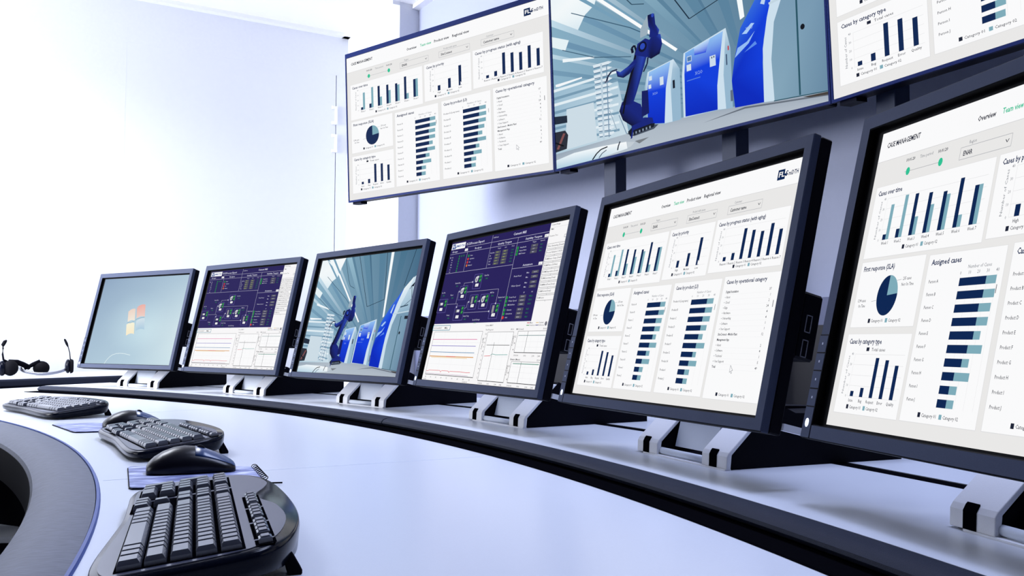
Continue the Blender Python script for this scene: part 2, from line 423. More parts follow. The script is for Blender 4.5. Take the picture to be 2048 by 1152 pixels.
def dashboard(extend=0.0):
    c = Canvas()
    U0, U1, V0, V1 = 0.033, 0.545, 0.0195, 0.3530
    c.rect(U0, V0, U1 + extend, V1, PAPER)
    c.rect(U0, 0.3185, U1 + extend, V1, WHITE); c.rect(U0, 0.3180, U1 + extend, 0.3186, srgb(214, 214, 216))
    c.text('CASE MANAGEMENT', 0.0465, 0.3335, 0.0060, INK, True, w=0.0640)
    c.text('Overview', 0.2069, 0.3300, 0.0056, INK, True, w=0.0270)
    c.text('Team view', 0.2433, 0.3300, 0.0056, GREEN, True, w=0.0290)
    c.text('Product view', 0.2795, 0.3300, 0.0056, INK, True, w=0.0380)
    c.text('Regional view', 0.3252, 0.3300, 0.0056, INK, True, w=0.0415)
    # emblem: navy block with the first two letters reversed out, the rest beside it
    c.poly([(0.4915, 0.3285), (0.5065, 0.3285), (0.5065, 0.3332), (0.5095, 0.3332), (0.5095, 0.3362), (0.5050, 0.3362), (0.5050, 0.3428), (0.4915, 0.3428)], NAVY)
    c.text('FL', 0.4932, 0.3325, 0.0072, WHITE, True, w=0.0120)
    c.text('S', 0.5068, 0.3325, 0.0072, NAVY, True, w=0.0052)
    c.text('miDTH', 0.5130, 0.3325, 0.0060, NAVY, True, w=0.0190)
    # filter row
    c.text('10.01.20', 0.0918, 0.3098, 0.0034, INK, True, w=0.0168)
    c.text('Time period', 0.1175, 0.3094, 0.0036, GREY, w=0.0232)
    c.text('10.01.20', 0.1490, 0.3090, 0.0034, INK, True, w=0.0168)
    c.rect(0.0925, 0.2981, 0.1580, 0.2985, GREY)
    c.disc(0.0990, 0.2983, 0.0036, 0.0044, GREEN); c.disc(0.1567, 0.2983, 0.0036, 0.0044, GREEN)
    for x0, x1, small, big in ((0.1880, 0.2640, 'Region', 'ENAR'), (0.2910, 0.3670, 'Product with queue', 'SiteConnect'), (0.3940, 0.4690, 'Customer', 'Customer name')):
        c.text(small, x0 + 0.012, 0.3092, 0.0036, GREY, sx=0.8)
        c.frame(x0, 0.2945, x1, 0.3070, 0.0005, srgb(170, 172, 178))
        c.text(big, x0 + 0.005, 0.2980, 0.0050, INK, True, sx=0.78)
        c.path([(x1 - 0.0085, 0.3025), (x1 - 0.0062, 0.2995), (x1 - 0.0039, 0.3025)], 0.0008, INK)
    def card(x0, y0, x1, y1, title, tw=None):
        c.rect(x0 - 0.0006, y0 - 0.0007, x1 + 0.0006, y1 + 0.0004, srgb(226, 226, 227))
        c.rect(x0, y0, x1, y1, WHITE)
        c.text(title, x0 + 0.0052, y1 - 0.0105, 0.0056, BLUEINK, True, w=tw)
    def legend(x, y):
        c.rect(x, y, x + 0.0042, y + 0.0046, INK); c.text('Category 01', x + 0.006, y + 0.0006, 0.0034, INK, w=0.0225)
        c.rect(x + 0.0330, y, x + 0.0372, y + 0.0046, TEAL); c.text('Category 02', x + 0.0390, y + 0.0006, 0.0034, INK, w=0.0225)
    def vaxis(x, y0, y1, x1, lab=True):
        for i in range(5):
            y = y0 + (y1 - y0) * i / 4
            c.rect(x, y - 0.0001, x1, y + 0.0002, LINE)
            c.text(str(i * 10), x - 0.003, y - 0.0012, 0.0030, GREY, align='r')
        c.rect(x, y0, x + 0.0003, y1, LINE)
        c.text('Number of Cases', x - 0.0098, (y0 + y1) / 2, 0.0034, GREY, align='c', rot=True, w=(y1 - y0) * 0.92)
    card(0.043, 0.2055, 0.2470, 0.2875, 'Cases over time', 0.047)
    vaxis(0.0700, 0.2245, 0.2715, 0.240)
    dk = (5, 8, 37, 35, 33, 41, 32); lt = (32, 38, 16, 24, 30, 10, 32)
    for i in range(7):
        x = 0.0738 + 0.0248 * i
        c.rect(x, 0.2245, x + 0.0062, 0.2245 + dk[i] * 0.00122, NAVY); c.rect(x + 0.0062, 0.2245, x + 0.0122, 0.2245 + lt[i] * 0.00122, TEAL)
        c.text('Week %d' % (i + 1), x + 0.0062, 0.2190, 0.0034, INK, align='c', w=0.0130)
    legend(0.116, 0.2110)
    card(0.2522, 0.2080, 0.3690, 0.2880, 'Cases by priority', 0.046)
    vaxis(0.2790, 0.2252, 0.2735, 0.362)
    for i, (h, n) in enumerate(((0.0110, 'High'), (0.0205, 'Medium'), (0.0420, 'Low'))):
        x = 0.2862 + 0.0262 * i
        c.rect(x, 0.2252, x + 0.0068, 0.2252 + h, NAVY); c.text(n, x + 0.0034, 0.2195, 0.0034, INK, align='c')
    legend(0.278, 0.2125)
    c.poly([(0.3430, 0.2330), (0.3430, 0.2250), (0.3450, 0.2268), (0.3462, 0.2240), (0.3472, 0.2246), (0.3460, 0.2272), (0.3485, 0.2274)], WHITE)
    card(0.3735, 0.2105, 0.5305, 0.2890, 'Cases by progress status (with aging)', 0.104)
    vaxis(0.3990, 0.2255, 0.2730, 0.525)
    for i, h in enumerate((0.0060, 0.0103, 0.0434, 0.0390, 0.0353, 0.0438, 0.0340)):
        x = 0.4040 + 0.0187 * i
        c.rect(x, 0.2255, x + 0.0066, 0.2255 + h, NAVY); c.text('Reason %d' % (i + 1), x + 0.0033, 0.2198, 0.0034, INK, align='c', w=0.0168)
    legend(0.430, 0.2140)
    card(0.0440, 0.1280, 0.1638, 0.2010, 'First response (SLA)', 0.061)
    c.disc(0.1056, 0.1617, 0.0190, 0.0217, NAVY, n=48); c.disc(0.1056, 0.1617, 0.0190, 0.0217, TEAL, 0, 86)
    c.line((0.1195, 0.1770), (0.1275, 0.1776), 0.0004, GREY); c.line((0.0770, 0.1560), (0.0865, 0.1570), 0.0004, GREY)
    c.text('235 cases', 0.1300, 0.1768, 0.0034, INK, sx=0.8); c.text('Not On Time', 0.1290, 0.1705, 0.0034, INK, sx=0.8)
    c.text('1294 cases', 0.0490, 0.1560, 0.0034, INK, sx=0.8); c.text('On Time', 0.0520, 0.1500, 0.0034, INK, sx=0.8)
    legend(0.078, 0.1325)
    card(0.0440, 0.0345, 0.1650, 0.1203, 'Cases by category type', 0.064)
    c.rect(0.0865, 0.1020, 0.0920, 0.1060, INK); c.text('Total cases', 0.0965, 0.1020, 0.0036, INK, w=0.026)
    vaxis(0.0660, 0.0530, 0.0985, 0.160)
    for i, (h, n) in enumerate(((0.0057, 'Issue'), (0.0098, 'Bug'), (0.0420, 'Request'), (0.0400, 'Error'), (0.0348, 'Quality'))):
        x = 0.0708 + 0.0188 * i
        c.rect(x, 0.0530, x + 0.0064, 0.0530 + h, NAVY); c.text(n, x + 0.0032, 0.0472, 0.0034, INK, align='c')
    legend(0.068, 0.0395)
    def hbars(x, rows, names, nx, width, nw):
        c.text('Number of Cases', x + width / 2, 0.1818, 0.0034, GREY, align='c', w=0.034)
        for i in range(5):
            c.text(str(i * 10), x + width * i / 4, 0.1762, 0.0034, GREY, align='c')
            c.rect(x + width * i / 4, 0.0500, x + width * i / 4 + 0.0002, 0.1745, LINE)
        for i, (d_, t_) in enumerate(rows):
            y = 0.1652 - 0.01272 * i
            c.rect(x, y, x + d_, y + 0.0078, NAVY); c.rect(x + d_, y, x + t_, y + 0.0078, TEAL)
            c.text(names[i], nx, y + 0.0052 - 0.0008 * i * 0.2, 0.0034, INK, sx=0.85)
    card(0.1708, 0.0348, 0.2860, 0.1993, 'Assigned cases', 0.047)
    k = 0.0528 / 105
    hbars(0.2253, [(a * k, b_ * k) for a, b_ in ((77, 105), (76, 107), (70, 103), (71, 102), (70, 89), (60, 100), (51, 71), (36, 79), (29, 51), (28, 49))], ['Person ' + x for x in 'ABCDEFGHIJ'], 0.1765, 0.0528, 0)
    legend(0.199, 0.0400); c.rect(0.2800, 0.1560, 0.2808, 0.1640, INK)
    card(0.2945, 0.0350, 0.4130, 0.2003, 'Cases by product (L3)', 0.058)
    k = 0.0545 / 85
    hbars(0.3470, [(a * k, b_ * k) for a, b_ in ((61, 85), (60, 86), (57, 84), (56, 78), (54, 70), (52, 83), (45, 58), (36, 66), (27, 45), (27, 43))], ['Product A (Long name)'] + ['Product ' + x for x in 'BCDEFGHIJ'], 0.2995, 0.0545, 0)
    legend(0.330, 0.0400); c.rect(0.4072, 0.1560, 0.4080, 0.1640, INK)
    card(0.4190, 0.0340, 0.5360, 0.2020, 'Cases by operational category', 0.086)
    rows = [('Digital foundation', '37', 1), ('Asset', '1', 0), ('Cloud', '2', 0), ('Edge', '24', 0), ('Hardware', '4', 0), ('Onboarding', '4', 0), ('Software', '1', 0), ('User Support', '1', 0), ('SiteConnect - Mobile Plant', '12', 1), ('Management App', '', 1), ('Asset', '2', 0), ('Software', '4', 0), ('Technical', '1', 0), ('User Support', '5', 0), ('Total', '49', 1)]
    for i, (n, q, bold) in enumerate(rows):
        y = 0.1786 - 0.00735 * i
        if n != 'Management App': c.rect(0.4250, y - 0.0022, 0.5240, y - 0.0020, srgb(236, 236, 238))
        c.text(n, 0.4270 if bold else 0.4300, y, 0.0034, INK, bool(bold), sx=0.8)
        if not bold: c.rect(0.4272, y + 0.0008, 0.4282, y + 0.0022, GREY)
        if q: c.text(q, 0.5225, y, 0.0034, INK, align='r')
    c.rect(0.5300, 0.1560, 0.5310, 0.1650, INK)
    c.path([(0.4680, 0.0800), (0.4680, 0.0705), (0.4702, 0.0722), (0.4716, 0.0690), (0.4730, 0.0696), (0.4716, 0.0728), (0.4742, 0.0732), (0.4680, 0.0800)], 0.0006, GREY)
    legend(0.447, 0.0385)
    return c

def process_screen():
    c = Canvas()
    PUR = srgb(40, 32, 92); LN = srgb(190, 188, 214); TXT = srgb(205, 205, 226); GR = srgb(30, 150, 60); CELL = srgb(84, 84, 96); YEL = srgb(190, 205, 90); RED = srgb(220, 60, 50)
    DK = srgb(60, 60, 66)
    c.rect(0, 0, 1, 1, srgb(250, 249, 250))
    c.rect(0, 0.398, 0.855, 1, PUR)
    c.rect(0.005, 0.946, 0.140, 0.990, WHITE)
    c.poly([(0.012, 0.950), (0.048, 0.950), (0.048, 0.966), (0.040, 0.968), (0.040, 0.986), (0.012, 0.986)], srgb(20, 70, 150))
    c.text('FL', 0.015, 0.958, 0.020, WHITE, True, w=0.026); c.text('SMIDTH', 0.046, 0.960, 0.016, srgb(20, 70, 150), True, w=0.086)
    c.text('ECS/Process Expert', 0.152, 0.962, 0.017, TXT, True, w=0.170)
    c.text('Address', 0.401, 0.975, 0.010, TXT, w=0.045)
    c.text('Cement Mill', 0.572, 0.968, 0.017, TXT, True, w=0.102)
    h, w = 0.0022, 0.0018
    c.rect(0.165, 0.947, 0.855, 0.947 + h, LN); c.rect(0.005, 0.910, 0.855, 0.910 + h, LN); c.rect(0.0, 0.768, 0.620, 0.768 + h, LN); c.rect(0.620, 0.740, 0.855, 0.740 + h, LN)
    c.rect(0.391, 0.771, 0.391 + w, 0.998, LN); c.rect(0.178, 0.771, 0.178 + w, 0.930, LN); c.rect(0.619, 0.400, 0.619 + w, 0.947, LN); c.rect(0, 0.398, 0.855, 0.400, LN)
    for s, x, ww in (('Groups', 0.020, 0.055), ('Recipes', 0.244, 0.063), ('Quality Targets', 0.452, 0.118), ('Stability Targets', 0.680, 0.126)): c.text(s, x, 0.922, 0.013, TXT, True, w=ww)
    c.text('Actuators', 0.702, 0.750, 0.013, TXT, True, w=0.075)
    for x, y in ((0.147, 0.925), (0.825, 0.922), (0.822, 0.750)): c.rect(x, y - 0.005, x + 0.028, y + 0.013, WHITE); c.text('Edit', x + 0.005, y, 0.007, DK)
    for i, s in enumerate(('FLS', 'M1', 'C3', 'M4', 'Grd', 'F2', 'TH')):
        y = 0.882 - 0.0180 * i
        c.text(s, 0.030, y, 0.008, TXT); c.rect(0.102, y, 0.110, y + 0.012, GR)
        if i == 0: c.rect(0.012, y, 0.018, y + 0.01, TXT); c.rect(0.125, y, 0.131, y + 0.012, GR); c.rect(0.146, y, 0.152, y + 0.012, GR)
    for i, (s, q) in enumerate((('Auto', GR), ('Optimise', RED), ('Int', RED), ('Manual', srgb(220, 120, 50)))):
        y = 0.876 - 0.0235 * i
        c.disc(0.199, y + 0.004, 0.007, 0.009, q); c.text(s, 0.215, y, 0.009, TXT)
    for x, s in ((0.460, 'Target'), (0.520, 'Last'), (0.578, 'Pred.')): c.text(s, x, 0.893, 0.008, TXT)
    for i, s in enumerate(('Residue', 'Bl', 'SO3', 'LSF', 'Tem')):
        y = 0.868 - 0.0195 * i
        c.text(s, 0.402, y, 0.009, TXT)
        c.rect(0.445, y - 0.004, 0.492, y + 0.012, CELL); c.text('%d.0' % (30 + 7 * i), 0.456, y, 0.008, YEL)
        c.rect(0.508, y - 0.004, 0.553, y + 0.012, CELL); c.text('%d.2' % (28 + 6 * i), 0.520, y, 0.008, YEL)
        c.text('%d.4' % (29 + 6 * i), 0.582, y, 0.008, GR)
    c.text('Target', 0.742, 0.895, 0.008, TXT); c.text('Current', 0.800, 0.895, 0.008, TXT)
    for i, s in enumerate(('Amplitude', 'Reject Rate', 'Mill Power')):
        y = 0.872 - 0.0205 * i
        c.disc(0.633, y + 0.004, 0.007, 0.010, GR); c.text(s, 0.650, y, 0.009, TXT)
        c.rect(0.738, y - 0.005, 0.788, y + 0.012, CELL); c.text('%d.1' % (26 + 9 * i), 0.752, y, 0.008, TXT); c.text('%d.0' % (22 + 8 * i), 0.805, y, 0.008, GR)
    for i, (y, s) in enumerate(((0.703, 'Max'), (0.674, 'Min'), (0.640, 'Max'), (0.613, 'Min'))):
        c.text(s, 0.745, y - 0.004, 0.009, TXT); c.rect(0.785, y - 0.008, 0.835, y + 0.010, CELL); c.text('%d.0' % (160 - 23 * i), 0.797, y - 0.003, 0.009, TXT)
    c.text('Fresh Feed', 0.650, 0.684, 0.010, TXT); c.text('Water Speed', 0.645, 0.622, 0.010, TXT)
    c.text('SP', 0.752, 0.575, 0.008, TXT); c.text('PV', 0.812, 0.575, 0.008, TXT)
    for i, (y, s) in enumerate(((0.554, 'Fresh Feed'), (0.531, 'Water Speed'), (0.506, 'Mill Airflow'), (0.474, 'Cement'), (0.450, 'Limestone'), (0.426, 'Ash'))):
        c.disc(0.630, y, 0.008, 0.010, GR if i < 5 else RED); c.text(s, 0.648, y - 0.004, 0.009, TXT)
        c.rect(0.728, y - 0.009, 0.778, y + 0.010, CELL); c.text('%d.4' % (150 - 21 * i), 0.738, y - 0.004, 0.009, TXT); c.text('%d.3' % (142 - 20 * i), 0.800, y - 0.004, 0.009, GR)
    # flow sheet
    for x0, y0, x1, y1, k in ((0.305, 0.635, 0.376, 0.735, 1), (0.188, 0.565, 0.258, 0.662, 1), (0.304, 0.493, 0.375, 0.592, 3), (0.402, 0.493, 0.474, 0.590, 1), (0.509, 0.423, 0.580, 0.521, 3), (0.182, 0.421, 0.272, 0.522, 2), (0.0, 0.481, 0.088, 0.578, 2)):
        c.frame(x0, y0, x1, y1, 0.0018, srgb(120, 112, 190))
        cx, cy = x0 + (x1 - x0) * 0.33, y0 + (y1 - y0) * 0.64
        if k == 1:
            c.disc(cx, cy, 0.013, 0.021, srgb(212, 214, 220)); c.rect(cx, cy + 0.010, cx + 0.018, cy + 0.023, srgb(212, 214, 220)); c.disc(cx, cy - 0.002, 0.006, 0.010, srgb(120, 120, 130))
        elif k == 2:
            c.rect(cx - 0.014, cy - 0.008, cx + 0.016, cy + 0.010, srgb(216, 216, 222)); c.disc(cx - 0.014, cy, 0.006, 0.012, srgb(90, 90, 100))
        else:
            c.rect(cx - 0.008, cy - 0.024, cx + 0.010, cy + 0.024, srgb(120, 118, 124))
            for q in range(5): c.rect(cx - 0.008, cy - 0.022 + q * 0.010, cx + 0.010, cy - 0.019 + q * 0.010, srgb(200, 200, 206))
        for q in (0.82, 0.55):
            c.disc(x0 + (x1 - x0) * 0.80, y0 + (y1 - y0) * q, 0.011, 0.013, srgb(24, 120, 50)); c.line((x0 + (x1 - x0) * 0.80 - 0.005, y0 + (y1 - y0) * q - 0.004), (x0 + (x1 - x0) * 0.80 + 0.005, y0 + (y1 - y0) * q + 0.005), 0.003, srgb(120, 220, 140))
        c.rect(x0 + 0.022, y0 + 0.014, x0 + 0.050, y0 + 0.034, WHITE); c.text('OFF', x0 + 0.027, y0 + 0.019, 0.008, DK)
    for P in ([(0.218, 0.662), (0.218, 0.682), (0.297, 0.684)], [(0.262, 0.616), (0.546, 0.617), (0.547, 0.522)], [(0.088, 0.538), (0.195, 0.538), (0.195, 0.514)], [(0.273, 0.471), (0.503, 0.472)], [(0.272, 0.500), (0.290, 0.509), (0.290, 0.545), (0.303, 0.545)], [(0.380, 0.544), (0.400, 0.545)], [(0.178, 0.538), (0.178, 0.620), (0.188, 0.625)]):
        c.path(P, 0.0018, LN); c.disc(P[-1][0] - 0.002, P[-1][1], 0.005, 0.006, TXT)
    for s, x, y in (('Bucket Elev.', 0.128, 0.683), ('Dust Fan', 0.395, 0.715), ('Sep. Fan', 0.010, 0.622), ('Reject', 0.105, 0.600), ('Mill Fan', 0.480, 0.592), ('Rotary', 0.110, 0.455), ('Outlet Temp', 0.275, 0.443), ('Bucket Load', 0.558, 0.555), ('Specific Energy', 0.372, 0.415)):
        c.text(s, x, y, 0.010, TXT, sx=0.75); c.text('%.1f' % (len(s) * 7.3), x + 0.015, y - 0.022, 0.010, GR, sx=0.75)
    # side panel
    c.text('Control Range', 0.864, 0.982, 0.010, DK, sx=0.7); c.text('Main', 0.866, 0.955, 0.010, DK, True, sx=0.7); c.rect(0.862, 0.968, 0.990, 0.969, srgb(200, 200, 205)); c.text('Decision Tree', 0.864, 0.912, 0.010, DK, sx=0.7)
    c.frame(0.970, 0.895, 0.982, 0.912, 0.002, GREY)
    for i, s in enumerate(('Filter Evaluating (Detail)', 'Process Validation (1.95/39)', 'PLRM/Fitness Change (Detail)', 'PLRM/Filters (SG Rate)', 'PLRM/Evaporation (Detail)', 'PLRM/Quenching (Detail)', 'PLRM/Mode/Flows (Detail)', 'PLRM/Normal (Detail)', 'PLRM Select')):
        y = 0.852 - 0.0395 * i
        c.frame(0.863, y - 0.0155, 0.990, y + 0.0155, 0.0018, srgb(90, 90, 96)); c.text(s, 0.867, y - 0.004, 0.0105, DK, w=min(0.11, 0.0043 * len(s)))
        c.rect(0.925, y - 0.0235, 0.927, y - 0.016, GREY)
    for s, x, y, q in (('Mean', 0.829, 0.386, srgb(200, 20, 60)), ('Optimal', 0.894, 0.386, srgb(230, 190, 110)), ('Prediction', 0.829, 0.371, srgb(20, 140, 60)), ('Reference', 0.894, 0.371, srgb(40, 40, 130))):
        c.rect(x, y, x + 0.020, y + 0.004, q); c.text(s, x + 0.022, y - 0.002, 0.009, DK, sx=0.75)
    c.disc(0.966, 0.381, 0.008, 0.013, srgb(120, 120, 130)); c.frame(0.980, 0.368, 0.994, 0.394, 0.003, srgb(180, 182, 196))
    # trends
    def plot(x0, y0, x1, y1):
        c.rect(x0, y0, x1, y1, WHITE)
        c.frame(x0, y0, x1, y1, 0.0022, srgb(120, 120, 124)); c.rect(x0, y0 - 0.002, x1, y0 + 0.002, DK)
        for i in range(1, 4):
            c.rect(x0, y0 + (y1 - y0) * i / 4, x1, y0 + (y1 - y0) * i / 4 + 0.001, srgb(228, 226, 230)); c.rect(x0 + (x1 - x0) * i / 4, y0, x0 + (x1 - x0) * i / 4 + 0.0008, y1, srgb(232, 230, 234))
    c.frame(0.0, 0.353, 0.175, 0.386, 0.004, srgb(90, 150, 170)); c.text('ECS/CentralAdv.P', 0.010, 0.364, 0.011, DK, sx=0.7); c.text('MILL', 0.120, 0.363, 0.012, BLACK, True)
    c.text('Cement Mill P', 0.501, 0.374, 0.010, DK, sx=0.8)
    plot(0.027, 0.040, 0.489, 0.341)
    for y, q in ((0.288, srgb(226, 120, 170)), (0.243, srgb(130, 120, 200)), (0.199, srgb(90, 140, 180))): c.rect(0.028, y - 0.002, 0.455, y + 0.002, q)
    c.rect(0.030, 0.166, 0.455, 0.172, srgb(222, 160, 90)); c.rect(0.200, 0.168, 0.290, 0.172, srgb(230, 90, 70)); c.rect(0.050, 0.159, 0.400, 0.162, srgb(236, 200, 120))
    c.path([(0.028, 0.064), (0.050, 0.064), (0.056, 0.070), (0.170, 0.071), (0.177, 0.060), (0.186, 0.071), (0.250, 0.071), (0.258, 0.062), (0.268, 0.070), (0.360, 0.071), (0.420, 0.068), (0.455, 0.070)], 0.003, srgb(226, 80, 90)); c.rect(0.028, 0.047, 0.440, 0.049, srgb(170, 120, 170))
    for i, s in enumerate(('35', '10', '05', '00', '95', '90', '65', '80', '20')): c.text(s, 0.030 + i * 0.053, 0.018, 0.010, DK, sx=0.8)
    c.text('12.04.18', 0.012, 0.003, 0.009, DK, sx=0.75); c.text('12.04.2018', 0.400, 0.003, 0.009, DK, sx=0.8)
    plot(0.535, 0.025, 0.745, 0.335); c.text('Feed Req.pred', 0.512, 0.346, 0.010, DK, sx=0.75); c.text('80.0', 0.718, 0.346, 0.010, DK)
    c.rect(0.546, 0.250, 0.733, 0.253, DK); c.path([(0.546, 0.181), (0.596, 0.184)], 0.003, srgb(226, 70, 80)); c.path([(0.596, 0.186), (0.610, 0.196), (0.640, 0.191), (0.732, 0.194)], 0.003, srgb(70, 160, 150)); c.rect(0.606, 0.027, 0.608, 0.270, DK)
    for i in range(11): c.text(str(12 - i), 0.528, 0.318 - 0.028 * i, 0.011, DK, align='r')
    c.text('Power 00/PM', 0.512, 0.260, 0.010, DK, align='c', rot=True)
    plot(0.778, 0.209, 0.987, 0.338); c.text('Mill (Sound)', 0.760, 0.346, 0.010, DK, sx=0.8); c.text('50.0', 0.955, 0.346, 0.010, DK)
    c.rect(0.786, 0.311, 0.979, 0.314, srgb(90, 130, 130)); c.rect(0.852, 0.211, 0.854, 0.337, DK)
    plot(0.774, 0.026, 0.987, 0.154); c.text('Elevator (Motor)', 0.762, 0.162, 0.010, DK, True, sx=0.75); c.text('22.0', 0.955, 0.162, 0.010, DK)
    c.rect(0.788, 0.140, 0.976, 0.144, srgb(60, 140, 120)); c.rect(0.848, 0.028, 0.850, 0.152, DK)
    for x0, y in ((0.540, 0.004), (0.778, 0.186), (0.774, 0.004)):
        for s, q in (('19:00:00', 0.0), ('0:00', 0.075), ('2:00', 0.135), ('2:40', 0.175)): c.text(s, x0 + q, y, 0.010, DK, sx=0.75)
    for y0, yy in ((0.209, 0.30), (0.026, 0.12)):
        for i in range(3): c.text(str(12 - 4 * i), 0.770, yy - 0.04 * i, 0.011, DK, align='r')
        c.text('Power/AW', 0.757, yy - 0.02, 0.010, DK, align='c', rot=True)
    return c

def plant_picture():
    """photograph of a plant hall: robot arm and three blue cabinets"""
    c = Canvas(); S = srgb
    c.poly([(0, 0), (1, 0), (1, 1), (0, 1)], [S(150, 188, 210), S(80, 116, 146), S(66, 106, 134), S(132, 172, 194)])
    VP = (0.79, 0.10)
    def ray(x, y, t): return (VP[0] + (x - VP[0]) * t, VP[1] + (y - VP[1]) * t)
    def beam(a, b, c0, c1, t=0.28): c.poly([a, b, ray(*b, t), ray(*a, t)], [c0, c0, c1, c1])
    for a, b, q in (((0.00, 0.985), (0.00, 0.935), S(120, 162, 190)), ((0.00, 0.86), (0.00, 0.82), S(196, 222, 236)), ((0.00, 0.76), (0.00, 0.72), S(112, 152, 180)), ((0.00, 0.66), (0.00, 0.635), S(190, 216, 230)), ((0.00, 0.57), (0.00, 0.54), S(118, 158, 184)), ((0.00, 0.47), (0.00, 0.44), S(206, 226, 238)), ((0.00, 0.40), (0.00, 0.385), S(120, 160, 186)), ((0.00, 0.33), (0.00, 0.31), S(210, 228, 240)),
                    ((0.10, 1.0), (0.17, 1.0), S(186, 212, 226)), ((0.27, 1.0), (0.32, 1.0), S(150, 188, 206)), ((0.32, 1.0), (0.345, 1.0), S(92, 132, 156)), ((0.44, 1.0), (0.50, 1.0), S(96, 138, 162)), ((0.50, 1.0), (0.515, 1.0), S(70, 108, 134)), ((0.60, 1.0), (0.66, 1.0), S(88, 130, 156)), ((0.80, 1.0), (0.86, 1.0), S(74, 116, 142))):
        beam(a, b, q, S(92, 132, 160))
    c.poly([(0.0, 1.0), (0.26, 1.0), (0.21, 0.83), (0.165, 0.80), (0.13, 0.735), (0.0, 0.86)], [S(236, 246, 250), S(250, 253, 254), S(226, 240, 246), S(236, 246, 250), S(220, 236, 244), S(244, 250, 252)])
    c.poly([(0.0, 0.76), (0.084, 0.70), (0.065, 0.65), (0.0, 0.70)], S(232, 244, 248))
    for q in (0.055, 0.12): beam((q, 1.0), (q + 0.022, 1.0), S(118, 160, 186), S(118, 160, 186), 0.45)
    c.poly([(0.195, 0.885), (0.235, 0.855), (0.541, 0.434), (0.533, 0.426)], S(252, 254, 255))
    c.poly([(0.060, 0.995), (0.085, 0.985), (0.235, 0.855), (0.205, 0.870)], S(240, 248, 252))
    c.poly([(0.712, 1.0), (0.738, 1.0), (0.770, 0.470), (0.756, 0.462)], S(248, 253, 254))
    c.poly([(0.05, 0.610), (0.20, 0.555), (0.20, 0.545), (0.05, 0.590)], S(240, 248, 252)); c.poly([(0.01, 0.480), (0.14, 0.470), (0.14, 0.462), (0.01, 0.462)], S(246, 250, 253))
    dk = S(24, 46, 64)
    c.path([(0.402, 1.0), (0.587, 0.556), (0.739, 0.610), (0.674, 1.0)], 0.004, dk)
    c.path([(0.935, 1.0), (0.893, 0.71)], 0.004, dk); c.path([(0.26, 0.99), (0.34, 0.80), (0.37, 0.745), (0.42, 0.72)], 0.004, S(50, 80, 100))
    c.path([(0.10, 0.845), (0.36, 0.63), (0.47, 0.515)], 0.004, S(60, 94, 118)); c.path([(0.05, 0.66), (0.2, 0.55), (0.36, 0.48)], 0.004, S(60, 94, 118))
    # hall clutter at left
    c.poly([(0.0, 0.47), (0.30, 0.38), (0.34, 0.08), (0.0, 0.08)], [S(150, 186, 208), S(176, 204, 220), S(206, 224, 234), S(176, 204, 220)])
    for i, y in enumerate((0.455, 0.41, 0.375, 0.33, 0.285, 0.24, 0.19, 0.15)):
        c.poly([(0.0, y), (0.30, y - 0.02), (0.30, y - 0.032), (0.0, y - 0.016)], S(228, 240, 246) if i % 2 == 0 else S(120, 156, 180))
    c.poly([(0.06, 0.32), (0.19, 0.31), (0.20, 0.10), (0.05, 0.095)], S(206, 222, 232))
    for i in range(14):
        y = 0.51 - i * 0.029; x0 = 0.192 + 0.0012 * i
        c.poly([(x0, y), (0.262 + 0.001 * i, y - 0.008), (0.278, y - 0.018), (0.262, y - 0.024), (x0 + 0.004, y - 0.016)], S(222, 234, 242)); c.poly([(x0 + 0.004, y - 0.016), (0.262, y - 0.024), (0.262, y - 0.028), (x0 + 0.004, y - 0.021)], S(84, 116, 146))
    c.rect(0.226, 0.09, 0.234, 0.50, S(190, 210, 224)); c.rect(0.252, 0.10, 0.256, 0.48, S(120, 150, 176))
    c.poly([(0.0, 0.30), (0.062, 0.285), (0.062, 0.245), (0.0, 0.255)], S(30, 42, 60))
    c.poly([(0.0, 0.21), (0.050, 0.205), (0.064, 0.175), (0.055, 0.10), (0.0, 0.095)], S(40, 44, 56)); c.line((0.01, 0.11), (0.045, 0.19), 0.012, S(130, 80, 80)); c.line((0.0, 0.15), (0.04, 0.12), 0.008, S(8, 10, 18))
    c.line((0.30, 0.20), (0.33, 0.09), 0.004, S(130, 156, 180)); c.line((0.29, 0.12), (0.26, 0.24), 0.003, S(150, 172, 190))
    # floor
    c.poly([(0.0, 0.085), (0.33, 0.092), (0.45, 0.105), (0.73, 0.082), (1.0, 0.045), (1.0, 0.0), (0.0, 0.0)], [S(150, 166, 182), S(176, 188, 200), S(172, 184, 196), S(160, 172, 186), S(150, 162, 178), S(176, 186, 198), S(186, 198, 208)])
    c.poly([(0.33, 0.092), (0.40, 0.115), (0.46, 0.098), (0.44, 0.080), (0.36, 0.070)], S(70, 80, 96))
    c.poly([(0.62, 0.045), (0.76, 0.068), (1.0, 0.030), (1.0, 0.024), (0.76, 0.060)], S(104, 112, 124)); c.poly([(0.93, 0.045), (1.0, 0.040), (1.0, 0.028), (0.95, 0.036)], S(70, 64, 60))
    c.poly([(0.0, 0.050), (0.09, 0.066), (0.22, 0.062), (0.327, 0.052), (0.330, 0.016), (0.19, 0.0), (0.0, 0.0)], [S(220, 236, 244), S(240, 248, 252), S(236, 246, 250), S(250, 252, 253), S(236, 244, 248), S(190, 218, 234), S(176, 208, 226)])
    c.poly([(0.330, 0.050), (0.362, 0.040), (0.345, 0.022), (0.330, 0.018)], S(196, 206, 214)); c.poly([(0.362, 0.044), (0.42, 0.046), (0.38, 0.026)], S(120, 126, 132))
